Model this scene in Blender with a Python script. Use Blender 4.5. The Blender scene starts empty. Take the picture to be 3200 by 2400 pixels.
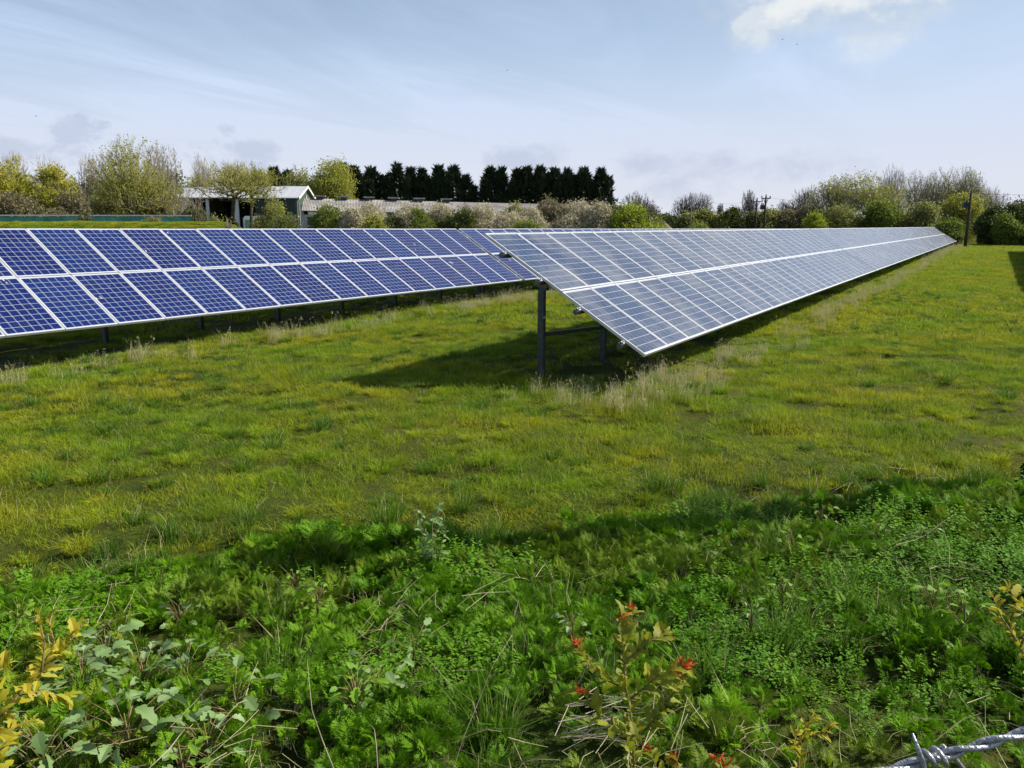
import bpy, math, random
import numpy as np
from mathutils import Vector, Matrix

# ------------------------------------------------------------------ camera, sky, sun
SC = bpy.context.scene
COL = SC.collection
R = math.radians
CAMZ = 2.5
F_PX, PITCH, YAW = 2507.3, 0.1990, 0.5359          # focal length for a 3200 px wide frame
fw = np.array([math.cos(YAW)*math.cos(PITCH), math.sin(YAW)*math.cos(PITCH), -math.sin(PITCH)])
rt = np.array([math.sin(YAW), -math.cos(YAW), 0.0])
up = np.cross(rt, fw)
cam = bpy.data.cameras.new('camera')
cam_o = bpy.data.objects.new('camera', cam); COL.objects.link(cam_o)
M = Matrix(((rt[0], up[0], -fw[0], 0), (rt[1], up[1], -fw[1], 0), (rt[2], up[2], -fw[2], CAMZ), (0, 0, 0, 1)))
cam_o.matrix_world = M
cam.sensor_width = 36; cam.lens = F_PX/3200*36; cam.clip_start = 0.05; cam.clip_end = 4000
SC.camera = cam_o
SC.view_settings.view_transform = 'Standard'; SC.view_settings.look = 'None'
SC.view_settings.exposure = 0.42; SC.view_settings.gamma = 1
try: SC.view_settings.use_curve_mapping = False
except Exception: pass
SC.cycles.max_bounces = 6; SC.cycles.transparent_max_bounces = 8
SC.cycles.use_denoising = True

SUN_AZ, SUN_EL = R(-42.5), R(41.5)
sun_dir = Vector((math.cos(SUN_EL)*math.cos(SUN_AZ), math.cos(SUN_EL)*math.sin(SUN_AZ), math.sin(SUN_EL)))
sl = bpy.data.lights.new('sun', 'SUN'); sl.energy = 5.0; sl.angle = R(0.53); sl.color = (1.0, 0.95, 0.86)
so = bpy.data.objects.new('sun', sl); COL.objects.link(so)
so.rotation_euler = sun_dir.to_track_quat('Z', 'Y').to_euler()

class NT:
    """tiny helper to write node trees"""
    def __init__(s, tree): s.t = tree; s.n = tree.nodes; s.l = tree.links
    def add(s, typ, **kw):
        n = s.n.new(typ)
        for k, v in kw.items():
            if k.startswith('i_'):
                key = k[2:]
                key = int(key) if key.isdigit() else key.replace('_', ' ')
                if hasattr(v, 'is_output') or isinstance(v, bpy.types.NodeSocket): s.l.new(v, n.inputs[key])
                else: n.inputs[key].default_value = v
            else: setattr(n, k, v)
        return n
    def math(s, op, a, b=None, c=None, clamp=False):
        n = s.n.new('ShaderNodeMath'); n.operation = op; n.use_clamp = clamp
        for i, v in enumerate((a, b, c)):
            if v is None: continue
            if isinstance(v, bpy.types.NodeSocket): s.l.new(v, n.inputs[i])
            else: n.inputs[i].default_value = v
        return n.outputs[0]
    def vmath(s, op, a, b=None):
        n = s.n.new('ShaderNodeVectorMath'); n.operation = op
        for i, v in enumerate((a, b)):
            if v is None: continue
            if isinstance(v, bpy.types.NodeSocket): s.l.new(v, n.inputs[i])
            else: n.inputs[i].default_value = v
        return n
    def mix(s, f, a, b, mode='MIX'):
        n = s.n.new('ShaderNodeMix'); n.data_type = 'RGBA'; n.blend_type = mode
        for idx, v in ((0, f), (6, a), (7, b)):
            if isinstance(v, bpy.types.NodeSocket): s.l.new(v, n.inputs[idx])
            elif idx == 0: n.inputs[0].default_value = v
            else: n.inputs[idx].default_value = (*v, 1) if len(v) == 3 else v
        return n.outputs[2]
    def noise(s, vec, scale, detail=3, rough=0.5, dist=0.0):
        n = s.n.new('ShaderNodeTexNoise'); s.l.new(vec, n.inputs['Vector'])
        n.inputs['Scale'].default_value = scale; n.inputs['Detail'].default_value = detail
        n.inputs['Roughness'].default_value = rough; n.inputs['Distortion'].default_value = dist
        return n.outputs['Fac']
    def ramp(s, f, lo, hi):
        n = s.n.new('ShaderNodeMapRange'); n.interpolation_type = 'SMOOTHSTEP'
        s.l.new(f, n.inputs[0]); n.inputs[1].default_value = lo; n.inputs[2].default_value = hi
        return n.outputs[0]

def ray(x, y): return fw + rt*(x-1600)/F_PX + up*(1200-y)/F_PX
def at(x, y, D):
    """point seen at photo pixel (x, y) at horizontal distance D"""
    d = ray(x, y); d = d/math.hypot(d[0], d[1])
    return Vector((d[0]*D, d[1]*D, CAMZ + d[2]*D))

world = bpy.data.worlds.new('World'); SC.world = world; world.use_nodes = True
w = NT(world.node_tree); w.n.clear()
sky = w.n.new('ShaderNodeTexSky'); sky.sky_type = 'NISHITA'; sky.sun_disc = False
sky.sun_elevation = SUN_EL; sky.sun_rotation = math.pi/2 - SUN_AZ
sky.air_density = 1.0; sky.dust_density = 1.6; sky.ozone_density = 1.6
bg = w.add('ShaderNodeBackground', i_Color=sky.outputs[0], i_Strength=0.08)
gen = w.n.new('ShaderNodeTexCoord').outputs['Generated']
sep = w.add('ShaderNodeSeparateXYZ', i_0=gen)
# planar cloud coordinates: direction projected onto a layer overhead
zz = w.math('MAXIMUM', w.math('ADD', sep.outputs[2], 0.10), 0.02)
cu = w.add('ShaderNodeCombineXYZ', i_0=w.math('DIVIDE', sep.outputs[0], zz), i_1=w.math('DIVIDE', sep.outputs[1], zz))
veil_n = w.noise(w.vmath('MULTIPLY', cu.outputs[0], (0.55, 1.5, 1)).outputs[0], 0.60, 7, 0.60, 1.0)
low = w.ramp(sep.outputs[2], 0.30, 0.01)
veil = w.math('ADD', w.math('MULTIPLY', low, 0.80), w.math('MULTIPLY', w.ramp(veil_n, 0.36, 0.72), 0.42), clamp=True)
veil = w.math('MULTIPLY', w.math('ADD', veil, 0.30, clamp=True), w.ramp(sep.outputs[2], 0.52, 0.24))
cl_col = w.mix(w.ramp(sep.outputs[2], 0.0, 0.22), (0.56, 0.58, 0.65), (0.44, 0.55, 0.73))
def blob(x, y, rad, sc, lo, hi, squash=1.0):
    d = Vector(ray(x, y)).normalized()
    dd = w.vmath('SUBTRACT', gen, tuple(d))
    sv = w.vmath('MULTIPLY', dd.outputs[0], (1, 1, squash))
    ln = w.vmath('LENGTH', sv.outputs[0]).outputs['Value']
    fall = w.ramp(ln, rad, rad*0.15)
    nz = w.noise(w.vmath('MULTIPLY', gen, (1, 1, 1.7)).outputs[0], sc, 5, 0.6)
    return w.math('MULTIPLY', w.ramp(w.math('ADD', fall, w.math('MULTIPLY', w.math('SUBTRACT', nz, 0.5), 3.2)), lo, hi), w.ramp(fall, 0.0, 0.25))
white = w.math('MAXIMUM', blob(2600, -70, 0.175, 8, -0.05, 0.95, 1.6), w.math('MULTIPLY', blob(2345, 78, 0.05, 14, 0.45, 1.4), 0.8))
grey = None
for b in ((245, 415, 0.050, 26, 0.35, 0.95, 1.3), (180, 485, 0.045, 26, 0.35, 1.1, 1.8), (745, 475, 0.075, 24, 0.35, 1.1, 2.2), (705, 412, 0.020, 30, 0.5, 1.2, 1.2),
          (60, 480, 0.06, 22, 0.4, 1.3, 2.0), (2080, 545, 0.16, 15, 0.4, 1.6, 3.0), (1640, 510, 0.09, 20, 0.4, 1.4, 2.0), (2560, 500, 0.12, 15, 0.4, 1.6, 3.0)):
    g = blob(*b); grey = g if grey is None else w.math('MAXIMUM', grey, g)
cl_col = w.mix(w.math('MULTIPLY', grey, 0.55), cl_col, (0.35, 0.40, 0.53))
veil2 = w.math('MAXIMUM', veil, w.math('MULTIPLY', white, 0.92))
cl_col = w.mix(white, cl_col, (0.66, 0.68, 0.68))
bg2 = w.add('ShaderNodeBackground', i_Color=cl_col, i_Strength=1.0)
mx = w.add('ShaderNodeMixShader', i_0=veil2, i_1=bg.outputs[0], i_2=bg2.outputs[0])
wo = w.add('ShaderNodeOutputWorld', i_Surface=mx.outputs[0])

# ------------------------------------------------------------------ helpers
rng = np.random.default_rng(7)
random.seed(7)

def tag(o, label=None, cat=None, group=None, kind=None):
    if label: o['label'] = label
    if cat: o['category'] = cat
    if group: o['group'] = group
    if kind: o['kind'] = kind
    return o
def mesh_np(name, V, F, mats, sizes=None, midx=None, smooth=False, uv=None):
    """V (n,3); F flat vertex index list; sizes = verts per face"""
    V = np.asarray(V, dtype=np.float32).reshape(-1, 3)
    F = np.asarray(F)
    if sizes is None:
        sizes = np.full(len(F), F.shape[1], dtype=np.int32); F = F.reshape(-1)
    me = bpy.data.meshes.new(name)
    me.vertices.add(len(V)); me.vertices.foreach_set('co', V.ravel())
    me.loops.add(len(F)); me.loops.foreach_set('vertex_index', F.astype(np.int32))
    st = np.concatenate([[0], np.cumsum(sizes)[:-1]]).astype(np.int32)
    me.polygons.add(len(sizes)); me.polygons.foreach_set('loop_start', st)
    me.polygons.foreach_set('loop_total', np.asarray(sizes, dtype=np.int32))
    if midx is not None: me.polygons.foreach_set('material_index', np.asarray(midx, dtype=np.int32))
    me.polygons.foreach_set('use_smooth', np.full(len(sizes), bool(smooth)))
    for m in (mats if isinstance(mats, (list, tuple)) else [mats]): me.materials.append(m)
    me.update(calc_edges=True); me.validate()
    return me
def obj(name, me, parent=None, loc=None, rot=None):
    o = bpy.data.objects.new(name, me); COL.objects.link(o)
    if parent is not None: o.parent = parent
    if loc is not None: o.location = loc
    if rot is not None: o.rotation_euler = rot
    return o
def empty(name, loc, rz=0.0):
    o = bpy.data.objects.new(name, None); COL.objects.link(o)
    o.location = loc; o.rotation_euler = (0, 0, rz); o.empty_display_size = 0.3
    return o
def copy_tree(o, parent=None):
    c = o.copy(); COL.objects.link(c)
    if parent is not None: c.parent = parent
    for ch in [k for k in COL.objects if k.parent == o]: copy_tree(ch, c)
    return c

class MB:
    """collects boxes, bars and tubes into one mesh"""
    def __init__(s): s.v = []; s.f = []; s.s = []; s.m = []; s.n = 0
    def _add(s, V, F, m=0):
        for f in F: s.f += [i+s.n for i in f]; s.s.append(len(f)); s.m.append(m)
        s.v += [tuple(p) for p in V]; s.n += len(V)
    def box(s, a, b, m=0, mat=None):
        (x0, y0, z0), (x1, y1, z1) = a, b
        V = [Vector(p) for p in ((x0,y0,z0),(x1,y0,z0),(x1,y1,z0),(x0,y1,z0),(x0,y0,z1),(x1,y0,z1),(x1,y1,z1),(x0,y1,z1))]
        if mat is not None: V = [mat @ p for p in V]
        s._add(V, [(0,3,2,1),(4,5,6,7),(0,1,5,4),(1,2,6,5),(2,3,7,6),(3,0,4,7)], m); return s
    def bar(s, p, q, wx, wy, m=0, ref=(0, 0, 1)):
        p, q = Vector(p), Vector(q); d = (q-p).normalized(); r = Vector(ref)
        if abs(d.dot(r)) > 0.98: r = Vector((1, 0, 0))
        a = d.cross(r).normalized(); b = a.cross(d)
        V = [e + a*sx*wx/2 + b*sy*wy/2 for e in (p, q) for sx, sy in ((-1,-1),(1,-1),(1,1),(-1,1))]
        s._add(V, [(0,1,2,3),(7,6,5,4),(0,4,5,1),(1,5,6,2),(2,6,7,3),(3,7,4,0)], m); return s
    def tube(s, pts, rad, n=8, m=0, cap=True):
        pts = [Vector(p) for p in pts]
        if not hasattr(rad, '__len__'): rad = [rad]*len(pts)
        base = s.n; V = []; pa = None
        for i, p in enumerate(pts):
            d = (pts[min(i+1, len(pts)-1)] - pts[max(i-1, 0)]).normalized()
            if pa is None:
                r = Vector((0, 0, 1)) if abs(d.z) < 0.9 else Vector((1, 0, 0)); a = d.cross(r).normalized()
            else: a = (pa - d*pa.dot(d)).normalized()
            pa = a; b = d.cross(a)
            V += [p + (a*math.cos(2*math.pi*k/n) + b*math.sin(2*math.pi*k/n))*rad[i] for k in range(n)]
        F = [(i*n+k, i*n+(k+1) % n, (i+1)*n+(k+1) % n, (i+1)*n+k) for i in range(len(pts)-1) for k in range(n)]
        if cap: F += [tuple(range(n))[::-1], tuple((len(pts)-1)*n+k for k in range(n))]
        s._add(V, F, m); return s
    def poly(s, pts, m=0): s._add(pts, [tuple(range(len(pts)))], m); return s
    def prism(s, prof, a, b, m=0):
        """profile (list of vectors) swept from offset a to offset b"""
        a, b = Vector(a), Vector(b); n = len(prof)
        V = [Vector(p)+a for p in prof] + [Vector(p)+b for p in prof]
        s._add(V, [tuple(range(n))[::-1], tuple(range(n, 2*n))] + [(k, (k+1) % n, n+(k+1) % n, n+k) for k in range(n)], m); return s
    def mesh(s, name, mats, smooth=False):
        return mesh_np(name, s.v, s.f, mats, sizes=s.s, midx=s.m, smooth=smooth)
    def build(s, name, mats, parent=None, smooth=False): return obj(name, s.mesh(name, mats, smooth), parent)

# ------------------------------------------------------------------ materials
def mat(name):
    m = bpy.data.materials.new(name); m.use_nodes = True
    t = NT(m.node_tree); t.n.clear()
    out = t.n.new('ShaderNodeOutputMaterial'); return m, t, out
def plain(name, col, rough=0.6, metal=0.0, var=0.12, scale=6.0, bump=0.0, spec=0.5):
    m, t, out = mat(name)
    pos = t.n.new('ShaderNodeTexCoord').outputs['Object']
    nz = t.noise(pos, scale, 4, 0.6)
    c = t.mix(t.ramp(nz, 0.3, 0.7), tuple(k*(1-var) for k in col), tuple(min(1, k*(1+var)) for k in col))
    b = t.add('ShaderNodeBsdfPrincipled', i_Base_Color=c, i_Roughness=rough, i_Metallic=metal)
    b.inputs['Specular IOR Level'].default_value = spec
    if bump:
        bn = t.add('ShaderNodeBump', i_Strength=bump, i_Distance=0.02, i_Height=t.noise(pos, scale*4, 3))
        t.l.new(bn.outputs[0], b.inputs['Normal'])
    t.l.new(b.outputs[0], out.inputs[0]); return m
def foliage(name, cols, scale=0.6, rough=0.6, trans=0.35, fine=9.0, spec=0.25, tcol=None, rand=0.35, gmix=0.6):
    """cols: three leaf colours blended by noise in world space, plus random per leaf island"""
    m, t, out = mat(name)
    geo = t.n.new('ShaderNodeNewGeometry')
    pos = geo.outputs['Position']
    f = t.ramp(t.noise(pos, scale, 3, 0.6), 0.34, 0.66)
    g = t.ramp(t.noise(pos, fine, 2, 0.5), 0.3, 0.7)
    ri = geo.outputs['Random Per Island']
    c = t.mix(f, cols[0], cols[1])
    c = t.mix(t.math('MULTIPLY', g, gmix), c, cols[2])
    c = t.mix(t.math('MULTIPLY', ri, rand), c, cols[3] if len(cols) > 3 else tuple(k*0.5 for k in cols[0]))
    b = t.add('ShaderNodeBsdfPrincipled', i_Base_Color=c, i_Roughness=rough)
    b.inputs['Specular IOR Level'].default_value = spec
    tr = t.add('ShaderNodeBsdfTranslucent', i_Color=t.mix(0.5, c, tcol) if tcol else c)
    s = t.add('ShaderNodeMixShader', i_0=trans, i_1=b.outputs[0], i_2=tr.outputs[0])
    t.l.new(s.outputs[0], out.inputs[0]); return m

def panel_glass(name, vline, hline, ribbon, base, dustf=0.07, spec=0.5, rgh=0.13):
    m, t, out = mat(name)
    tc = t.n.new('ShaderNodeTexCoord').outputs['Object']
    s = t.add('ShaderNodeSeparateXYZ', i_0=tc)
    # 6 x 10 cells of 0.156 m; local x 0..1 across, local y 0..1.65 up the slope
    u = t.math('DIVIDE', t.math('SUBTRACT', s.outputs[0], 0.029), 0.1557)
    v = t.math('DIVIDE', t.math('SUBTRACT', s.outputs[1], 0.0395), 0.1557)
    fu = t.math('FRACT', u); fv = t.math('FRACT', v)
    def line(fr, wd):   # 1 on the gap between cells
        d = t.math('MINIMUM', fr, t.math('SUBTRACT', 1.0, fr)); return t.math('LESS_THAN', d, wd/0.1557/2)
    lu = line(fu, vline); lv = line(fv, hline)
    inside = t.math('MULTIPLY', t.math('MULTIPLY', t.math('GREATER_THAN', u, 0), t.math('LESS_THAN', u, 6)),
                    t.math('MULTIPLY', t.math('GREATER_THAN', v, 0), t.math('LESS_THAN', v, 10)))
    gap = t.math('MAXIMUM', t.math('MAXIMUM', lu, lv), t.math('SUBTRACT', 1.0, inside))
    rb = t.math('LESS_THAN', t.math('ABSOLUTE', t.math('SUBTRACT', t.math('FRACT', t.math('MULTIPLY', u, 3.0)), 0.5)), ribbon)
    cell = t.add('ShaderNodeCombineXYZ', i_0=t.math('FLOOR', u), i_1=t.math('FLOOR', v), i_2=t.math('MULTIPLY', t.n.new('ShaderNodeObjectInfo').outputs['Random'], 57.0))
    wn = t.add('ShaderNodeTexWhiteNoise', noise_dimensions='3D', i_Vector=cell.outputs[0])
    obr = t.n.new('ShaderNodeObjectInfo').outputs['Random']
    nz = t.noise(t.vmath('ADD', tc, cell.outputs[0]).outputs[0], 9, 3, 0.7)
    c = t.mix(wn.outputs['Value'], base[0], base[1])
    c = t.mix(t.math('MULTIPLY', t.ramp(nz, 0.35, 0.8), 0.5), c, base[2])
    c = t.mix(t.math('MULTIPLY', obr, 0.40), c, base[2])
    c = t.mix(t.math('MULTIPLY', rb, 0.30), c, (0.30, 0.34, 0.42))
    c = t.mix(gap, c, (0.44, 0.49, 0.55))
    # dust and droppings on the glass
    wp = t.n.new('ShaderNodeNewGeometry').outputs['Position']
    dust = t.ramp(t.noise(wp, 1.1, 5, 0.65), 0.35, 0.8)
    c = t.mix(t.math('MULTIPLY', dust, dustf), c, (0.30, 0.30, 0.28))
    spot = t.ramp(t.noise(t.vmath('MULTIPLY', wp, (1, 0.35, 0.5)).outputs[0], 9.0, 2, 0.4), 0.765, 0.79)
    c = t.mix(t.math('MULTIPLY', spot, 0.8), c, (0.6, 0.6, 0.57))
    ro = t.math('ADD', rgh, t.math('MULTIPLY', dust, 0.10))
    b = t.add('ShaderNodeBsdfPrincipled', i_Base_Color=c, i_Roughness=ro)
    b.inputs['Specular IOR Level'].default_value = spec; b.inputs['IOR'].default_value = 1.46
    b.inputs['Coat Weight'].default_value = 0.0
    t.l.new(b.outputs[0], out.inputs[0]); return m

M_GLASS_A = panel_glass('panel_glass_front', 0.0030, 0.0075, 0.07, ((0.018, 0.026, 0.066), (0.018, 0.034, 0.085), (0.015, 0.045, 0.12)), 0.42, 0.5, 0.24)
M_GLASS_B = panel_glass('panel_glass_rear', 0.0066, 0.0066, 0.03, ((0.004, 0.005, 0.062), (0.0035, 0.009, 0.090), (0.003, 0.028, 0.145)), 0.02, 0.18)
M_ALU = plain('aluminium_frame', (0.58, 0.59, 0.61), 0.42, 0.25, 0.06, 3)
M_BACK = plain('panel_backsheet', (0.55, 0.56, 0.58), 0.6)
M_GALV = plain('galvanised_steel', (0.055, 0.065, 0.07), 0.55, 0.35, 0.25, 9, 0.1)
M_DARKST = plain('purlin_steel', (0.10, 0.11, 0.12), 0.5, 0.4, 0.2, 9)
M_WIRE = plain('barbed_wire_zinc', (0.36, 0.37, 0.39), 0.42, 0.6, 0.30, 70, 0.25)
M_BARK = plain('bark', (0.085, 0.075, 0.055), 0.9, 0, 0.35, 3, 0.4, 0.1)
M_BARKL = plain('pale_bark', (0.17, 0.155, 0.125), 0.9, 0, 0.3, 3, 0.3, 0.1)
M_TWIG = plain('twig', (0.20, 0.165, 0.13), 0.9, 0, 0.3, 1.5, 0, 0.1)
M_WOODPOLE = plain('pole_wood', (0.055, 0.048, 0.036), 0.85, 0, 0.35, 4, 0.3, 0.2)
M_WOODGREY = plain('weathered_pole_wood', (0.20, 0.19, 0.16), 0.85, 0, 0.3, 4, 0.3, 0.2)
M_DARKMETAL = plain('dark_painted_metal', (0.05, 0.055, 0.06), 0.5, 0.3)
M_ROOFW = plain('white_sheet_roof', (0.46, 0.47, 0.50), 0.55, 0.0, 0.08, 1.5)
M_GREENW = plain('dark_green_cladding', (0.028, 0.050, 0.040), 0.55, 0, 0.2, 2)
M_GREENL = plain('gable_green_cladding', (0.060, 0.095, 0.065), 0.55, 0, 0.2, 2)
M_WHITE = plain('white_paint', (0.72, 0.73, 0.74), 0.5, 0, 0.08, 2)
M_BLOCK = plain('pale_block_wall', (0.46, 0.46, 0.50), 0.8, 0, 0.12, 3, 0.1)
M_GREYWALL = plain('grey_rendered_wall', (0.34, 0.34, 0.33), 0.8, 0, 0.2, 2)
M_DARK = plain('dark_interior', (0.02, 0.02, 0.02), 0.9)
M_TEALG = plain('teal_screen', (0.12, 0.30, 0.24), 0.35, 0, 0.15, 2)
M_WINDOW = plain('dark_window', (0.03, 0.04, 0.045), 0.15, 0, 0.1)
M_TYRE = plain('tyre_rubber', (0.02, 0.02, 0.02), 0.8)

def corrugated():
    m, t, out = mat('fibre_cement_roof')
    tc = t.n.new('ShaderNodeTexCoord').outputs['Object']
    c = t.mix(t.ramp(t.noise(tc, 0.7, 6, 0.7), 0.35, 0.7), (0.20, 0.18, 0.155), (0.40, 0.385, 0.36))
    c = t.mix(t.math('MULTIPLY', t.ramp(t.noise(tc, 4, 4, 0.7), 0.5, 0.75), 0.5), c, (0.10, 0.085, 0.06))
    b = t.add('ShaderNodeBsdfPrincipled', i_Base_Color=c, i_Roughness=0.9)
    t.l.new(b.outputs[0], out.inputs[0]); return m
M_CORR = corrugated()
def netting():
    m, t, out = mat('teal_debris_netting')
    tc = t.n.new('ShaderNodeTexCoord').outputs['Object']
    c = t.mix(t.ramp(t.noise(tc, 0.5, 5, 0.7), 0.3, 0.7), (0.045, 0.22, 0.165), (0.13, 0.42, 0.34))
    c = t.mix(t.math('MULTIPLY', t.ramp(t.noise(tc, 1.6, 4, 0.7), 0.45, 0.7), 0.6), c, (0.02, 0.07, 0.045))  # dark blotches put dappled tree shade into the netting colour
    b = t.add('ShaderNodeBsdfPrincipled', i_Base_Color=c, i_Roughness=0.8)
    t.l.new(b.outputs[0], out.inputs[0]); return m
M_NET = netting()
def ground_mat(name, a, b_, c_, d_):
    m, t, out = mat(name)
    pos = t.n.new('ShaderNodeNewGeometry').outputs['Position']
    c = t.mix(t.ramp(t.noise(pos, 0.13, 4, 0.6), 0.36, 0.64), a, b_)
    c = t.mix(t.math('MULTIPLY', t.ramp(t.noise(pos, 0.8, 5, 0.65), 0.42, 0.68), 0.7), c, c_)
    c = t.mix(t.math('MULTIPLY', t.ramp(t.noise(pos, 5.5, 5, 0.7), 0.5, 0.72), 0.75), c, d_)
    b = t.add('ShaderNodeBsdfPrincipled', i_Base_Color=c, i_Roughness=0.95)
    b.inputs['Specular IOR Level'].default_value = 0.1
    bn = t.add('ShaderNodeBump', i_Strength=0.9, i_Distance=0.10, i_Height=t.noise(pos, 4.0, 6, 0.75))
    t.l.new(bn.outputs[0], b.inputs['Normal'])
    t.l.new(b.outputs[0], out.inputs[0]); return m
M_GROUND = ground_mat('meadow_soil_and_thatch', (0.040, 0.062, 0.008), (0.085, 0.085, 0.010), (0.045, 0.075, 0.008), (0.020, 0.022, 0.007))
M_BANK = ground_mat('bank_turf', (0.10, 0.13, 0.022), (0.15, 0.16, 0.035), (0.17, 0.15, 0.05), (0.09, 0.08, 0.035))
M_RUBBLE = plain('brown_spoil', (0.16, 0.12, 0.085), 0.95, 0, 0.4, 2, 0.6, 0.1)

# ------------------------------------------------------------------ terrain
CN, SN = 0.7071, 0.7071
def vnoise(X, Y, s, seed=0):
    X = np.asarray(X, float)*s; Y = np.asarray(Y, float)*s
    xi = np.floor(X).astype(np.int64); yi = np.floor(Y).astype(np.int64); fx = X-xi; fy = Y-yi
    fx = fx*fx*(3-2*fx); fy = fy*fy*(3-2*fy)
    def h(a, b):
        n = (a*374761393 + b*668265263 + seed*974634777) & 0x7fffffff
        n = ((n ^ (n >> 13))*1274126177) & 0x7fffffff
        return ((n ^ (n >> 16)) & 0xffff)/65535.0
    return (h(xi, yi)*(1-fx)+h(xi+1, yi)*fx)*(1-fy) + (h(xi, yi+1)*(1-fx)+h(xi+1, yi+1)*fx)*fy
def sstep(a, b, x):
    t = np.clip((np.asarray(x, float)-a)/(b-a), 0, 1); return t*t*(3-2*t)
def edge_c(X, Y):      # distance measure across the weedy margin; the mown edge lies near 6.1
    return CN*X + SN*Y + 0.35*(vnoise(X, Y, 0.45, 3)-0.5)
def gz(X, Y):
    X = np.asarray(X, float); Y = np.asarray(Y, float)
    z = -0.0042*np.clip(X-11, 0, 260)
    z = z - 0.002*np.clip(Y-20, 0, 100)
    c = edge_c(X, Y)
    z = z + 0.42*sstep(5.9, 2.6, c)
    near = 1 - sstep(40, 90, np.hypot(X, Y))
    z = z + near*(0.10*(vnoise(X, Y, 0.55, 1)-0.5) + 0.11*(vnoise(X, Y, 1.9, 2)-0.5) + 0.06*(vnoise(X, Y, 3.7, 5)-0.5))
    z = z - 0.10*np.exp(-((c-6.15)/0.35)**2)
    return z
def axis(lo, a, b, hi, st):
    mid = list(np.arange(a, b+1e-6, st)); s = st; v = b; up_ = []
    while v < hi: s *= 1.12; v += s; up_.append(min(v, hi))
    s = st; v = a; dn = []
    while v > lo: s *= 1.12; v -= s; dn.append(max(v, lo))
    return np.array(dn[::-1]+mid+up_)
gx = axis(-900, -3, 34, 2200, 0.2); gy = axis(-1500, -10, 22, 2000, 0.2)
GX, GY = np.meshgrid(gx, gy)
GZ = gz(GX, GY)
nx, ny = len(gx), len(gy)
idx = np.arange(nx*ny).reshape(ny, nx)
FQ = np.stack([idx[:-1, :-1], idx[:-1, 1:], idx[1:, 1:], idx[1:, :-1]], -1).reshape(-1, 4)
g_o = obj('ground', mesh_np('ground', np.stack([GX, GY, GZ], -1), FQ, M_GROUND, smooth=True))
tag(g_o, kind='structure')

# ------------------------------------------------------------------ solar tables
TILT = 0.5571; LP = 1.6537; WP = 1.012
ct, st_ = math.cos(TILT), math.sin(TILT)
def glass_mesh(m):
    mb = MB(); mb.box((0.004, 0.004, -0.006), (0.988, 1.632, 0.0)); return mb.mesh('panel_glass', [m])
def frame_mesh():
    mb = MB(); w_, h0, h1 = 0.024, -0.040, 0.0035; X, Y = 0.992, 1.636
    mb.box((0, 0, h0), (X, w_, h1)); mb.box((0, Y-w_, h0), (X, Y, h1))
    mb.box((0, w_, h0), (w_, Y-w_, h1)); mb.box((X-w_, w_, h0), (X, Y-w_, h1))
    mb.box((0.05, 0.05, -0.016), (X-0.05, Y-0.05, -0.0062), 1)
    mb.box((0.42, Y-0.22, -0.045), (0.57, Y-0.10, -0.018), 2)     # junction box
    return mb.mesh('panel_frame', [M_ALU, M_BACK, M_DARKMETAL])
ME_GA, ME_GB, ME_FR = glass_mesh(M_GLASS_A), glass_mesh(M_GLASS_B), frame_mesh()
PUR = (0.52, 1.28, 2.07, 2.93)
def under(s, drop):      # point below the panel plane at slope distance s from the top, local to the table
    return Vector((0, -s*ct + drop*st_*-1.0*0 + drop*st_, -s*st_ - drop*ct))
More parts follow.
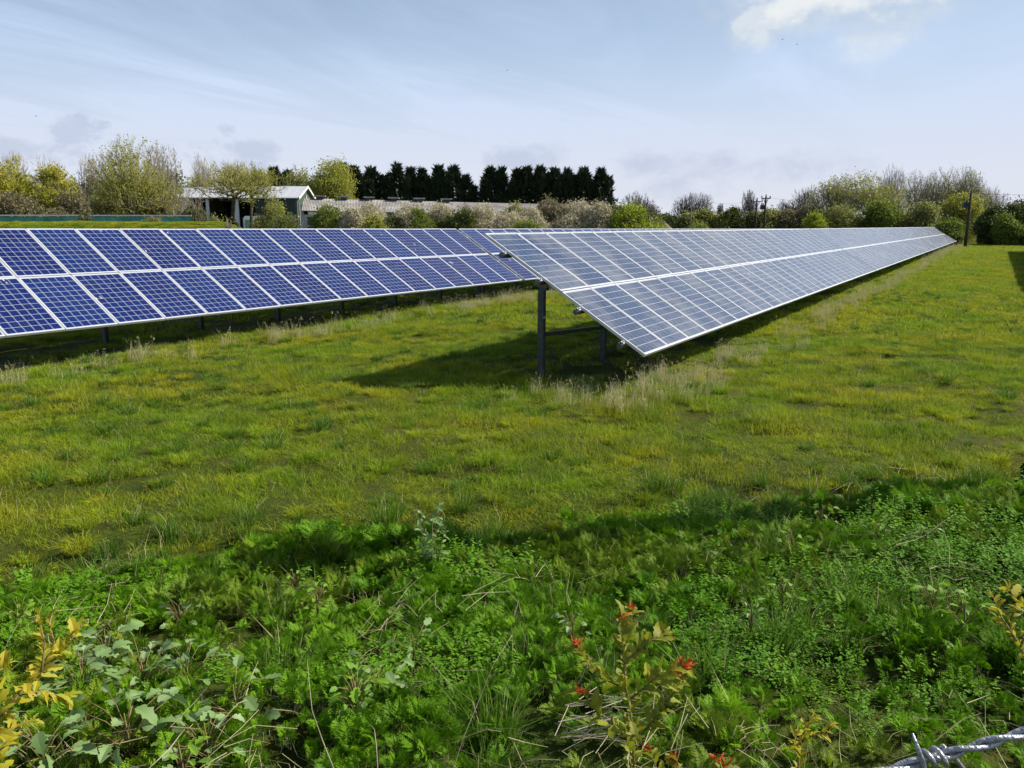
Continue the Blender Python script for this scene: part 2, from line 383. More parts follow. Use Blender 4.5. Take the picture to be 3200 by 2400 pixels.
def make_table(A, n, slope, gmesh, label, group, post0=0.05):
    t = empty('solar_array', A); t.rotation_euler = (0, -math.atan(slope), 0)
    tag(t, label, 'solar array', group)
    ln = n*WP - 0.02
    for i in range(n):
        for k in (1, 2):
            s = k*LP - 0.009
            p = obj('solar_panel', gmesh, t, (i*WP, -s*ct, -s*st_), (TILT, 0, 0))
            p.rotation_euler = (TILT + random.uniform(-.003, .003), random.uniform(-.003, .003), random.uniform(-.0012, .0012))
            obj('panel_frame', ME_FR, p)
    for s in PUR:
        mb = MB(); c = under(s, 0.078)
        rotm = Matrix.Translation(c) @ Matrix.Rotation(TILT, 4, 'X')
        mb.box((-0.17, -0.030, -0.036), (ln+0.10, 0.030, -0.028), 0, rotm)
        mb.box((-0.17, -0.030, -0.028), (ln+0.10, -0.022, 0.034), 0, rotm)
        mb.box((-0.17, 0.022, -0.028), (ln+0.10, 0.030, 0.034), 0, rotm)
        mb.box((-0.17, -0.022, -0.027), (-0.165, 0.022, 0.032), 0, rotm)
        mb.build('purlin', [M_DARKST], t)
        cl = MB()
        for xx in (-0.075,):
            cl.box((xx-0.03, -0.028, 0.035), (xx+0.03, 0.028, 0.050), 0, rotm)
            cl.box((xx-0.012, -0.012, 0.050), (xx+0.012, 0.012, 0.072), 0, rotm)
        cl.build('clamp', [M_ALU], t)
    npost = max(2, round(ln/2.35)+1)
    for j in range(npost):
        x = post0 + (ln-2*post0)*j/(npost-1)
        wx = A[0]+x
        a, b = under(0.35, 0.155), under(3.05, 0.155)
        xr = x + (0.62 if j == 0 else -0.10 if j == npost-1 else 0.0)
        mb = MB(); mb.bar((xr, a.y, a.z), (xr, b.y, b.z), 0.05, 0.07); mb.build('rafter', [M_GALV], t)
        yy, wd = -1.03, 0.105
        zt = yy*math.tan(TILT) - 0.20/ct
        gzz = float(gz(wx, A[1]+yy)) - A[2] - x*slope - 0.3
        mb = MB()      # C-section rammed post
        mb.box((x-0.04, yy-wd/2, gzz), (x+0.04, yy-wd/2+0.008, zt))
        mb.box((x-0.04, yy+wd/2-0.008, gzz), (x+0.04, yy+wd/2, zt))
        mb.box((x-0.04, yy-wd/2+0.008, gzz), (x-0.032, yy+wd/2-0.008, zt))
        mb.box((x-0.05, yy-0.10, zt), (x+0.05, yy+0.03, zt+0.05))
        mb.build('post', [M_GALV], t)
        if j == 0:
            x2_ = x+(ln-2*post0)/(npost-1)
            mb = MB(); mb.bar((x+0.045, yy-0.06, -1.57), (x2_, yy-0.06, -1.70), 0.045, 0.065); mb.build('brace', [M_GALV], t)
    return t
Z0 = CAMZ
G1, G2, G3 = 'solar arrays of the front row', 'solar arrays of the rear row', 'solar arrays of the row beside the road'
A1 = Vector((11.033, 7.065, Z0-0.168)); S1 = -0.0041
xoff = 0.0
LAB1 = ['blue solar array nearest the camera, its post and lower corner showing over the grass',
        'second solar array along the front row, beyond the first thin dark gap',
        'third solar array along the front row, pale grey with reflected sky',
        'fourth solar array along the front row, far down the slope of pale glass',
        'fifth solar array along the front row, just before the farthest one',
        'farthest solar array of the front row, its corner ending by the thick utility pole']
for k in range(6):
    n = 26 if k < 5 else 16
    A = A1 + Vector((xoff, 0, S1*xoff)); make_table(A, n, S1, ME_GA, LAB1[k], G1)
    xoff += n*WP + 0.16
A2 = Vector((9.140, 16.80, Z0-0.124)); S2 = -0.0068
LAB2 = ['deep blue solar array filling the left edge of the picture, behind the dry grass tufts',
        'solar array of the rear row starting at the dark gap behind the nearest front array',
        'rear row solar array seen only as a thin strip, beyond the second gap',
        'last solar array of the rear row, a thin strip ending before the far trees']
x2 = [15*WP-26*WP+0.0, 15*WP+0.17, 15*WP+0.17+26*WP+0.17, 15*WP+0.17+52*WP+0.34]
for k in range(4):
    A = A2 + Vector((x2[k], 0, S2*x2[k])); make_table(A, 26, S2, ME_GB, LAB2[k], G2)
for k in range(3):
    xx = 14 + k*(26*WP+0.16)
    A = Vector((xx, -2.72, Z0-0.168+S1*(xx-11)))
    make_table(A, 26, S1, ME_GA, ['solar array beyond the right edge, nearest the ivy-clad post', 'middle solar array of the row beyond the right edge',
               'solar array beyond the right edge whose dark shadow end lies on the far grass'][k], G3)

# ------------------------------------------------------------------ trees and shrubs
def tubes_np(P0, P1, R0, R1, n=3):
    P0, P1, R0, R1 = (np.asarray(a, float) for a in (P0, P1, R0, R1))
    d = P1-P0; L = np.linalg.norm(d, axis=1, keepdims=True)+1e-9; d = d/L
    ref = np.where(np.abs(d[:, 2:3]) > 0.9, np.array([[1., 0, 0]]), np.array([[0, 0, 1.]]))
    a = np.cross(d, ref); a /= np.linalg.norm(a, axis=1, keepdims=True); b = np.cross(d, a)
    ang = np.arange(n)*2*math.pi/n
    ring = a[:, None]*np.cos(ang)[None, :, None] + b[:, None]*np.sin(ang)[None, :, None]
    V = np.concatenate([P0[:, None]+ring*R0[:, None, None], P1[:, None]+ring*R1[:, None, None]], 1)
    N = len(P0); base = (np.arange(N)*2*n)[:, None]
    k = np.arange(n); k2 = (k+1) % n
    F = np.stack([base+k, base+k2, base+n+k2, base+n+k], -1).reshape(-1, 4)
    return V.reshape(-1, 3), F
def cards_np(C, size, r, aspect=0.6, up_bias=0.0, tri=False, D=None):
    """leaf-shaped faces at centres C with random direction"""
    N = len(C); size = np.broadcast_to(size, (N,))
    d = r.normal(size=(N, 3)) if D is None else D + r.normal(size=(N, 3))*0.35
    d[:, 2] += up_bias; d /= np.linalg.norm(d, axis=1, keepdims=True)
    q = r.normal(size=(N, 3)); s = np.cross(d, q); s /= np.linalg.norm(s, axis=1, keepdims=True)
    h = size[:, None]
    if tri:
        V = np.stack([C - s*h*aspect*.5, C + s*h*aspect*.5, C + d*h], 1); F = np.arange(N*3).reshape(-1, 3)
    else:
        V = np.stack([C - d*h*.5, C + s*h*aspect*.5 - d*h*0.05, C + d*h*.5, C - s*h*aspect*.5 - d*h*0.05], 1); F = np.arange(N*4).reshape(-1, 4)
    return V.reshape(-1, 3), F
def lobes(r, K, kind):
    """lumpy crown envelope: union of balls inside the unit box (x, y in -0.5..0.5, z in 0..1)"""
    c = []; R_ = []
    for i in range(K):
        th = 2*math.pi*(i+r.random()*0.7)/K; q = r.random()
        if kind == 'bush':
            rr = 0.30*r.random()**0.35; rad = r.uniform(0.17, 0.26); z = r.uniform(0.2, 0.85)-rr*0.6
        elif kind == 'high':
            rr = 0.10+0.22*r.random(); rad = r.uniform(0.12, 0.17); z = 0.85-0.60*rr+r.uniform(-0.05, 0.05)
        elif kind == 'fan':
            rr = 0.10+0.26*r.random(); rad = r.uniform(0.13, 0.22); z = 0.80-0.9*rr+r.uniform(-0.12, 0.08)
        elif kind == 'up':
            rr = 0.12+0.20*r.random(); rad = r.uniform(0.15, 0.23); z = r.uniform(0.48, 0.82)-rr*0.5
        else:
            rr = 0.08+0.22*r.random(); rad = r.uniform(0.17, 0.26); z = r.uniform(0.42, 0.78)-rr*0.25
        c.append((rr*math.cos(th), rr*math.sin(th), z)); R_.append(rad)
    c.append((r.normal()*0.05, r.normal()*0.05, 0.72)); R_.append(0.24)
    if kind not in ('bush', 'high'): c.append((0, 0, 0.55)); R_.append(0.20)
    if kind == 'high': c[-1] = (0, 0, 0.84); R_[-1] = 0.15
    c = np.array(c); R_ = np.array(R_)
    x = np.abs(c[:, :2])+R_[:, None]; x = np.sort(x, axis=0)[-4:].mean(0); k = 0.53/x
    zt = (c[:, 2]+R_).max()
    return c, R_, np.array([k[0], k[1], 1/zt])
def skeleton(seed, kind, K=8, M=1100, fork=0.28, bf=0.45, stems=1, lean=0.0, twigs=3, tl=0.055, exp=2.3):
    r = np.random.default_rng(seed); c, Rl, sc = lobes(r, K, kind)
    pk = r.choice(len(c), M, p=Rl**2/np.sum(Rl**2)); d = r.normal(size=(M, 3)); d /= np.linalg.norm(d, axis=1, keepdims=True)
    P = (c[pk] + d*(Rl[pk]*r.random(M)**0.42)[:, None])*sc
    P = P[P[:, 2] > (0.03 if kind == 'bush' else 0.16)]
    rd = np.hypot(P[:, 0], P[:, 1]); P = P[(rd < 0.15) | (P[:, 2] > 0.03+0.30*rd)] if kind != 'bush' else P
    pts = []; par = []
    for s_ in range(stems):      # stems from the ground up to the fork
        a = 2*math.pi*(s_+r.random()*0.6)/stems; o = 0.015*(stems > 1); n = 5; prev = -1
        sp = 0.10*(stems > 1)
        for i in range(n):
            f = i/(n-1); w_ = r.normal(size=2)*0.006*i
            pts.append((o*math.cos(a)+sp*f*math.cos(a)+lean*f*fork*1.3+w_[0], o*math.sin(a)+sp*f*math.sin(a)+w_[1], fork*f*(1 if stems == 1 else r.uniform(.75, 1.1)))); par.append(prev); prev = len(pts)-1
    node = np.array(pts); path = np.array([p[2] for p in pts]); N0 = len(pts)
    keys = node.copy()
    dist = np.full(len(P), 1e9); best = np.zeros(len(P), int)
    for i in range(N0):
        if i % 5 < 3: continue
        v = P-node[i]; dd = np.sqrt((v**2).sum(1)); cost = dd+bf*path[i] + np.where(v[:, 2] < 0, 0.7*np.abs(v[:, 2]), 0); m = cost < dist
        dist[m] = cost[m]; best[m] = i
    used = np.zeros(len(P), bool); allp = list(map(tuple, node)); pl = list(path); parent = list(par)
    for _ in range(len(P)):
        cc = np.where(used, 1e9, dist); j = int(cc.argmin()); used[j] = True
        pi = best[j]; L = math.dist(allp[pi], P[j]); allp.append(tuple(P[j])); parent.append(int(pi)); pl.append(pl[pi]+L)
        v = P-P[j]; dd = np.sqrt((v**2).sum(1)); cost = dd+bf*pl[-1]+np.where(v[:, 2] < 0, 0.7*np.abs(v[:, 2]), 0); m = cost < dist
        dist[m] = cost[m]; best[m] = len(allp)-1
    A = np.array(allp); parent = np.array(parent); n = len(A)
    wt = np.zeros(n)
    for i in range(n-1, -1, -1):
        wt[i] += 0.35 if wt[i] == 0 else 0
        if parent[i] >= 0: wt[parent[i]] += wt[i]
    rad = wt**(1/exp); rad = rad/rad.max()
    ok = parent >= 0; i1 = np.where(ok)[0]; i0 = parent[i1]
    P0, P1, R0, R1 = A[i0], A[i1], np.minimum(rad[i0], rad[i1]*1.35), rad[i1]
    # fine twigs fanning outwards and up
    cen = np.array([0, 0, 0.45 if kind != 'bush' else 0.2]); T0 = np.repeat(A[N0:], twigs, 0)
    o = T0-cen; o /= np.linalg.norm(o, axis=1, keepdims=True)+1e-6
    td = o*0.8+r.normal(size=o.shape)*0.65+np.array([0, 0, 0.55]); td /= np.linalg.norm(td, axis=1, keepdims=True)
    T1 = T0+td*(tl*(0.5+r.random((len(T0), 1))))
    return dict(P0=P0, P1=P1, R0=R0, R1=R1, T0=T0, T1=T1, lob=(c*sc, Rl, sc), kind=kind)
PROTO = {}
def proto(key, *a, **kw): PROTO[key] = skeleton(*a, **kw)
# skeletons are shared; every tree gets its own meshes at its real size
proto('bareA', 11, 'round', K=9, M=1300, fork=0.30, twigs=4, tl=0.06)
proto('bareB', 12, 'up', K=8, M=1200, fork=0.24, twigs=4, tl=0.06, stems=2)
proto('bareC', 13, 'up', K=6, M=1100, fork=0.30, twigs=4, tl=0.07, bf=0.7)
proto('willowA', 21, 'fan', K=9, M=1300, fork=0.26, stems=2, lean=-0.25, twigs=4, tl=0.06, bf=0.55)
proto('willowB', 22, 'round', K=9, M=1000, fork=0.22, stems=3, twigs=3)
proto('willowC', 23, 'round', K=7, M=1000, fork=0.28, twigs=3)
proto('willowH', 24, 'high', K=9, M=900, fork=0.42, stems=2, lean=0.15, twigs=4, tl=0.06, bf=0.35)
proto('bush', 31, 'bush', K=8, M=600, fork=0.14, stems=5, twigs=3, tl=0.08)
proto('bush2', 32, 'bush', K=11, M=600, fork=0.12, stems=6, twigs=3, tl=0.08)
proto('bush3', 33, 'bush', K=6, M=600, fork=0.16, stems=4, twigs=3, tl=0.09)

F_WIL = foliage('willow_leaves', ((0.40, 0.42, 0.05), (0.27, 0.32, 0.06), (0.50, 0.46, 0.07), (0.18, 0.20, 0.045)), 0.28, trans=0.45, fine=1.2)
F_WILY = foliage('yellow_willow_leaves', ((0.52, 0.52, 0.035), (0.40, 0.44, 0.04), (0.58, 0.50, 0.05), (0.24, 0.22, 0.045)), 0.25, trans=0.45, fine=1.1)
F_OLIVE = foliage('olive_leaves', ((0.33, 0.36, 0.085), (0.24, 0.28, 0.065), (0.40, 0.37, 0.12), (0.16, 0.17, 0.06)), 0.3, trans=0.4, fine=1.3)
F_BROWN = foliage('brown_budding_leaves', ((0.25, 0.21, 0.10), (0.17, 0.18, 0.07), (0.31, 0.26, 0.15), (0.12, 0.10, 0.05)), 0.3, trans=0.35, fine=1.3)
F_DARK = foliage('dark_hedge_leaves', ((0.11, 0.145, 0.03), (0.07, 0.10, 0.022), (0.17, 0.20, 0.04), (0.045, 0.06, 0.015)), 0.4, trans=0.3, fine=1.5)
F_GREEN = foliage('fresh_green_leaves', ((0.19, 0.26, 0.03), (0.13, 0.19, 0.025), (0.28, 0.32, 0.035), (0.07, 0.11, 0.02)), 0.5, trans=0.4, fine=1.5)
F_BRIGHT = foliage('bright_green_leaves', ((0.33, 0.42, 0.022), (0.25, 0.34, 0.022), (0.43, 0.47, 0.03), (0.15, 0.21, 0.02)), 0.6, trans=0.45, fine=1.5)
F_BLOSS = foliage('cream_blossom', ((0.60, 0.54, 0.37), (0.46, 0.42, 0.26), (0.68, 0.62, 0.48), (0.28, 0.26, 0.12)), 0.5, trans=0.3, fine=2.0)
F_CONI = foliage('conifer_sprays', ((0.040, 0.060, 0.030), (0.026, 0.042, 0.022), (0.068, 0.088, 0.040), (0.015, 0.023, 0.012)), 0.4, trans=0.06, fine=1.5, spec=0.15)
F_IVY = foliage('ivy_leaves', ((0.03, 0.05, 0.012), (0.02, 0.035, 0.01), (0.05, 0.08, 0.02), (0.015, 0.02, 0.01)), 1.5, trans=0.15, fine=6)
M_TWIGV = plain('grey_twigs', (0.30, 0.27, 0.21), 0.9, 0, 0.25, 0.5, 0, 0.05)
M_TWIGD = plain('dark_bare_twigs', (0.13, 0.115, 0.095), 0.9, 0, 0.25, 0.5, 0, 0.05)
M_TWIGB = plain('pale_blossom_twigs', (0.36, 0.33, 0.22), 0.9, 0, 0.25, 0.5, 0, 0.05)
M_TWIGO = plain('olive_twigs', (0.30, 0.28, 0.10), 0.9, 0, 0.3, 0.5, 0, 0.05)

def plant_tree(key, base, wid, hgt, fol, label, cat='tree', name='tree', group=None, leaf=0.17, dens=1.0, seed=0, twig=None, bark=None, rz=None, tiprad=0.3, dome=0.0, tw=0.016, trad=None):
    """thing > trunk, crown ; the skeleton is scaled to the real width and height"""
    p = PROTO[key]; r = np.random.default_rng(seed*77+5)
    ang = r.random()*6.28 if rz is None else rz
    c, s = math.cos(ang), math.sin(ang); Rm = np.array([[c, -s, 0], [s, c, 0], [0, 0, 1]]).T
    S = np.array([wid, wid, hgt])
    P0, P1, T0, T1 = ((p[k]@Rm)*S for k in ('P0', 'P1', 'T0', 'T1'))
    k = trad or 0.024*(wid*hgt)**0.5*(0.55 if cat == 'bush' else 1)
    R0 = np.maximum(p['R0']*k, tw); R1 = np.maximum(p['R1']*k, tw*0.8); th = p['R1'] > 0.16
    root = empty(name, base); tag(root, label, cat, group)
    V, F = tubes_np(P0[th], P1[th], R0[th], R1[th], 6)
    obj('trunk', mesh_np('trunk', V, F, bark or M_BARK, smooth=True), root)
    Vt, Ft = tubes_np(np.concatenate([P0[~th], T0]), np.concatenate([P1[~th], T1]), np.concatenate([R0[~th], np.full(len(T0), tw*0.7)]), np.concatenate([R1[~th], np.full(len(T0), tw*0.3)]), 3)
    ne = len(Ft); mats = [twig or M_TWIG]
    if fol is not None and dens > 0:
        nl = int(3200*dens); pick = r.integers(0, len(T0), nl)
        f = r.random((nl, 1)); C = T0[pick]*(1-f)+T1[pick]*f + r.normal(size=(nl, 3))*tiprad*0.5
        if dome:      # leafy outside of the lobes, down to the ground
            lc, lr, lsc = p['lob']; nd = int(nl*dome); q = r.normal(size=(nd, 3)); q /= np.linalg.norm(q, axis=1, keepdims=True)
            lk = r.choice(len(lr), nd, p=lr**2/np.sum(lr**2)); rr = lr[lk]*(0.80+0.24*r.random(nd))
            Q = ((lc[lk]+q*rr[:, None]*lsc)@Rm)*S; C = np.concatenate([C, Q])
            if p['kind'] == 'bush':
                nb = nd//3; th_ = r.random(nb)*6.28; ra = 0.44*r.random(nb)**0.5
                C = np.concatenate([C, np.stack([ra*np.cos(th_)*wid, ra*np.sin(th_)*wid, r.random(nb)*0.35*hgt], 1)])
        gap = vnoise(C[:, 0]*1.0+C[:, 1]*0.7, C[:, 2]*1.2+seed*3.1, 5.5/max(wid, 1.5), seed); C = C[(C[:, 2] > 0.05) & (gap > 0.22+0.25*r.random(len(C)) - 0.15*(dome > 0))]
        Vl, Fl = cards_np(C, leaf*(0.6+0.8*r.random(len(C))), r, 0.62)
        V = np.concatenate([Vt, Vl]); Fa = np.concatenate([Ft, Fl+len(Vt)])
        me = mesh_np('crown', V, Fa, mats+[fol], midx=np.concatenate([np.zeros(ne), np.ones(len(Fl))]))
    else: me = mesh_np('crown', Vt, Ft, mats)
    obj('crown', me, root); return root
def px_tree(key, x0, x1, ytop, D, fol, label, **kw):
    """a tree spanning photo columns x0..x1 and reaching row ytop, standing D metres away"""
    m = at((x0+x1)/2, ytop, D); a, b = at(x0, ytop, D), at(x1, ytop, D)
    base = Vector((m.x, m.y, float(gz(m.x, m.y))-0.05))
    return plant_tree(key, base, (b-a).length, m.z-base.z, fol, label, **kw)
GTL = 'trees along the left boundary'; GTR = 'trees beyond the right end of the arrays'; GC = 'row of dark conifers behind the long shed'
GB = 'blossoming hedge shrubs behind the solar arrays'; GH = 'hedge trees on the far boundary'
T = px_tree
# left boundary, far to near
T('bareB', -60, 110, 468, 112, None, 'grey leafless tree at the far left, behind the bright yellow-green willows', group=GTL, seed=1, twig=M_TWIGV)
T('bareA', 70, 235, 488, 110, None, 'leafless grey tree top between the two yellow-green willow tops at the far left', group=GTL, seed=2, twig=M_TWIGV)
T('bareB', 215, 330, 478, 105, F_BROWN, 'thin brownish tree just left of the big leaning willow', group=GTL, seed=3, dens=0.4, twig=M_TWIGV)
T('willowB', -90, 120, 497, 78, F_WILY, 'yellow-green willow cut by the left edge of the picture', group=GTL, seed=4, dens=4.2, twig=M_TWIGO, leaf=0.20)
T('willowC', 95, 240, 512, 76, F_WILY, 'small yellow willow with a rounded crown, second from the left edge', group=GTL, seed=5, dens=3.8, twig=M_TWIGO, leaf=0.19)
T('willowA', 255, 520, 430, 80, F_WIL, 'largest spreading willow of the left group with a leaning dark trunk', group=GTL, seed=6, dens=2.6, twig=M_TWIGO, rz=0.4, leaf=0.14)
T('bareB', 400, 600, 440, 84, F_OLIVE, 'tall pale tree with bare upper twigs, right half of the biggest left crown', group=GTL, seed=7, dens=0.5, twig=M_TWIGV, leaf=0.14)
T('bush2', 480, 580, 520, 100, F_DARK, 'dark ivy-covered tree between the pale tall tree and the white barn roof', group=GTL, seed=8, dens=2.2, leaf=0.25, tiprad=0.8)
T('bareA', 585, 690, 482, 104, F_OLIVE, 'thin pale tree rising behind the left end of the white barn', group=GTL, seed=9, dens=0.3, twig=M_TWIGV, leaf=0.15)
T('bareB', 680, 800, 500, 112, F_OLIVE, 'pale twiggy tree behind the middle of the white barn', group=GTL, seed=10, dens=0.35, twig=M_TWIGV, leaf=0.15)
T('willowC', 560, 700, 535, 118, F_WIL, 'olive-green willow over the left end of the white barn roof', group=GTL, seed=11, dens=2.4, twig=M_TWIGO, leaf=0.17)
T('willowH', 625, 875, 502, 74, F_WIL, 'yellow-green willow in front of the white barn, twigs hanging over its roof', group=GTL, seed=12, dens=1.5, twig=M_TWIGO, leaf=0.13, rz=1.2)
T('bush', 790, 900, 622, 66, F_WIL, 'leafy bush hiding the open bay of the white barn', cat='bush', name='bush', group=GTL, seed=13, dens=2.0, leaf=0.13, dome=0.4)
T('bush2', 830, 950, 665, 62, F_GREEN, 'low green bush at the foot of the white barn corner', cat='bush', name='bush', group=GTL, seed=14, dens=1.6, leaf=0.12, dome=0.4)
T('bush2', -60, 140, 600, 72, F_BROWN, 'brown undergrowth below the yellow willow at the left edge', cat='bush', name='bush', group=GTL, seed=15, dens=2.4, leaf=0.2, dome=0.5)
T('bush', 110, 290, 598, 74, F_BROWN, 'brownish bush left of the leaning willow trunk', cat='bush', name='bush', group=GTL, seed=16, dens=2.4, leaf=0.2, dome=0.5)
T('bush2', 250, 410, 590, 88, F_OLIVE, 'olive bush behind the leaning willow trunk', cat='bush', name='bush', group=GTL, seed=17, dens=2.4, leaf=0.2, dome=0.5)
T('bush', 415, 545, 590, 86, F_OLIVE, 'leafy olive bush just right of the leaning willow trunk', cat='bush', name='bush', group=GTL, seed=18, dens=2.4, leaf=0.2, dome=0.4)
T('bush2', 545, 660, 655, 78, F_DARK, 'dark bush under the eaves at the left of the white barn', cat='bush', name='bush', group=GTL, seed=19, dens=2.2, leaf=0.2, dome=0.5)
T('bush', 686, 735, 684, 46, F_BRIGHT, 'small acid-yellow bush at the end of the grassy bank', cat='bush', name='bush', group=GTL, seed=20, dens=0.6, leaf=0.09)
# a belt of far trees closes the gaps between the nearer crowns
for i, (a, b, y, m, l) in enumerate(((-120, 30, 560, F_BROWN, 'far brown tree behind the willow at the left edge'), (10, 160, 572, F_OLIVE, 'far olive tree in the gap between the two yellow willows'),
        (140, 290, 560, F_BROWN, 'far brownish tree left of the largest willow'), (270, 420, 556, F_OLIVE, 'far olive tree seen low behind the largest willow'),
        (400, 540, 560, F_OLIVE, 'far tree behind the pale tall tree'), (520, 680, 556, F_WIL, 'far yellow-green tree behind the left end of the barn roof'), (670, 830, 548, F_OLIVE, 'far olive tree above the middle of the barn roof'))):
    T(['bush2', 'bush3', 'bush'][i % 3], a, b, y, 125, m, l, group=GTL, seed=60+i, dens=2.6, leaf=0.28, dome=0.8, twig=M_TWIGO, tiprad=0.6)
# trees behind the barn
T('willowB', 868, 990, 520, 118, F_OLIVE, 'greyish-green round tree behind the gable of the white barn', group=GTL, seed=21, dens=3, leaf=0.22, twig=M_TWIGO)
T('willowC', 945, 1095, 502, 116, F_WIL, 'bright yellow-green round willow behind the left end of the long shed', group=GTL, seed=22, dens=4.5, leaf=0.24, twig=M_TWIGO, tiprad=0.8, dome=0.25)
T('bush', 1040, 1130, 590, 114, F_WIL, 'lower yellow-green shoulder tree at the right of the round willow', group=GTL, seed=23, dens=2.4, leaf=0.22, dome=0.3)

def conifer(x0, x1, ytop, D, label, seed, tops=2):
    r = np.random.default_rng(seed); m = at((x0+x1)/2, ytop, D); a, b = at(x0, ytop, D), at(x1, ytop, D)
    W = (b-a).length*1.95; base = Vector((m.x, m.y, float(gz(m.x, m.y))-0.05)); H = m.z-base.z
    root = empty('conifer_tree', base); tag(root, label, 'conifer', GC)
    mb = MB(); mb.tube([(0, 0, 0), (0.05, 0, H*0.5), (0, 0, H*0.93)], [0.28, 0.18, 0.04], 7); mb.build('trunk', [M_BARK], root, True)
    C = []; Dn = []; L = []
    sp = r.normal(size=(2,))*0.05*W
    leads = [(sp[0], sp[1], H, 1.0, 0.0)]
    for q in range(tops+1):
        t_ = r.random()*6.28; o = r.uniform(.16, .30)*W; leads.append((o*math.cos(t_), o*math.sin(t_), H*r.uniform(.78, .96), r.uniform(.42, .62), 0))
    for lx, ly, lh, k, _ in leads:
        for i in range(int(2100*k)):
            t = r.random()**0.75; z = lh*t; g = lh-z
            prof = min(1.0, (g/(0.55*H))**0.9+0.015)*(0.86+0.20*math.sin(z*1.9+seed+lx)+0.12*math.sin(z*4.7+ly))
            rad = max(0.04, 0.5*W*k*prof)*(0.45+0.6*r.random()**0.6); th = r.random()*6.28
            rad *= 1+0.25*math.sin(3*th+z*1.1+seed)
            C.append((lx*(0.5+0.5*t)+rad*math.cos(th), ly*(0.5+0.5*t)+rad*math.sin(th), z-0.1)); Dn.append((0.8*math.cos(th), 0.8*math.sin(th), 0.85)); L.append(0.5+0.7*r.random()**2 + (0.25 if g < 2 else 0))
        for q in range(7):      # ragged spikes along the top
            t_ = r.random()*6.28; o_ = r.random()*0.30*W*k; hz_ = lh*(1-0.75*o_/(W+0.01)*r.uniform(.6, 1.2))
            for j in range(26):
                f = j/26; C.append((lx+o_*math.cos(t_)+r.normal()*0.16*(1-f), ly+o_*math.sin(t_)+r.normal()*0.16*(1-f), hz_-1.6+2.0*f)); Dn.append((0.3*r.normal(), 0.3*r.normal(), 1.0)); L.append(0.55)
    V, F = cards_np(np.array(C), np.array(L), r, 0.36, tri=True, D=np.array(Dn))
    obj('crown', mesh_np('crown', V, F, F_CONI), root)
cs = [(690, 748, 534, 'dark conifer tip left of the others, above the barn roof and behind the yellow-green willow'), (775, 830, 540, 'short dark conifer tip showing behind the pale tree over the barn'), (826, 900, 524, 'dark conifer left of the greyish-green round tree, behind the barn'),
      (1035, 1085, 512, 'dark conifer peeping over the top right of the bright round willow'), (1078, 1132, 520, 'dark conifer just right of the bright round willow'),
      (1130, 1198, 524, 'squat dark conifer with sky on both sides, left part of the row'), (1198, 1235, 552, 'lowest narrow conifer between two taller ones'),
      (1205, 1258, 513, 'pointed conifer starting the left dense clump'), (1250, 1300, 524, 'conifer in the middle of the left dense clump'), (1296, 1345, 528, 'conifer with a low shoulder left of the twin-topped pair'),
      (1345, 1396, 518, 'first of the twin pointed conifers left of the big gap'), (1390, 1440, 520, 'second of the twin pointed conifers left of the big gap'),
      (1440, 1486, 550, 'short conifer on the left rim of the big gap'), (1500, 1562, 522, 'conifer on the right rim of the big gap'), (1553, 1588, 524, 'slim conifer second from the right rim of the gap'),
      (1585, 1628, 528, 'slim conifer third from the right rim of the gap'), (1628, 1672, 522, 'conifer in the centre of the right clump'), (1668, 1715, 520, 'tall conifer right of the centre of the right clump'),
      (1712, 1760, 526, 'conifer with chinks of sky beside it, fourth from the right end'), (1757, 1806, 530, 'conifer third from the right end of the row'),
      (1803, 1858, 524, 'broad conifer second from the right end of the row'), (1850, 1905, 528, 'last conifer at the right end of the row, with a ragged outer side')]
for i, (a, b, y, l) in enumerate(cs): conifer(a, b, y+5, 150, l, 100+i, 1+(i % 3))

# blossom hedge behind the rear row
hs = [(985, 1092, 640, 62, F_GREEN, 'green bush in front of the left end of the long shed'), (1072, 1132, 648, 60, F_BLOSS, 'narrow cream blossom bush at the left end of the blossom hedge'),
      (1118, 1205, 630, 62, F_BLOSS, 'large round cream blossom bush, first full one from the left'), (1128, 1190, 672, 57, F_WIL, 'olive bush in front of the first full blossom bush'),
      (1195, 1262, 668, 60, F_DARK, 'dark bush right of the first full blossom bush'), (1228, 1302, 635, 61, F_BLOSS, 'second full cream blossom bush from the left'),
      (1285, 1345, 640, 60, F_GREEN, 'olive-green bush before the shed roof, between blossom bushes'), (1335, 1425, 628, 62, F_BLOSS, 'cream blossom bush left of the dark gap bush'),
      (1410, 1482, 645, 60, F_DARK, 'dark green bush above the gap in the rear row'), (1470, 1560, 632, 62, F_BLOSS, 'wide cream blossom bush right of the dark bush'),
      (1545, 1640, 655, 58, F_BLOSS, 'lower cream blossom bush under the small olive tree top'), (1575, 1640, 632, 64, F_OLIVE, 'small olive tree top in the middle of the blossom hedge'),
      (1630, 1705, 638, 61, F_BLOSS, 'cream blossom bush left of the tallest brown bush'), (1600, 1690, 682, 56, F_GREEN, 'low green bush at the foot of the blossom hedge'),
      (1675, 1765, 618, 64, F_BROWN, 'tallest brown-olive bush in the blossom hedge'), (1745, 1850, 624, 62, F_BLOSS, 'tall cream blossom bush below the right clump of conifers'),
      (1840, 1912, 628, 61, F_BLOSS, 'last cream blossom bush at the right end of the blossom hedge'), (1895, 1965, 640, 62, F_GREEN, 'green bush right of the last blossom bush'),
      (1940, 2050, 634, 60, F_BRIGHT, 'bright green rounded bush beside the brown spoil heap')]
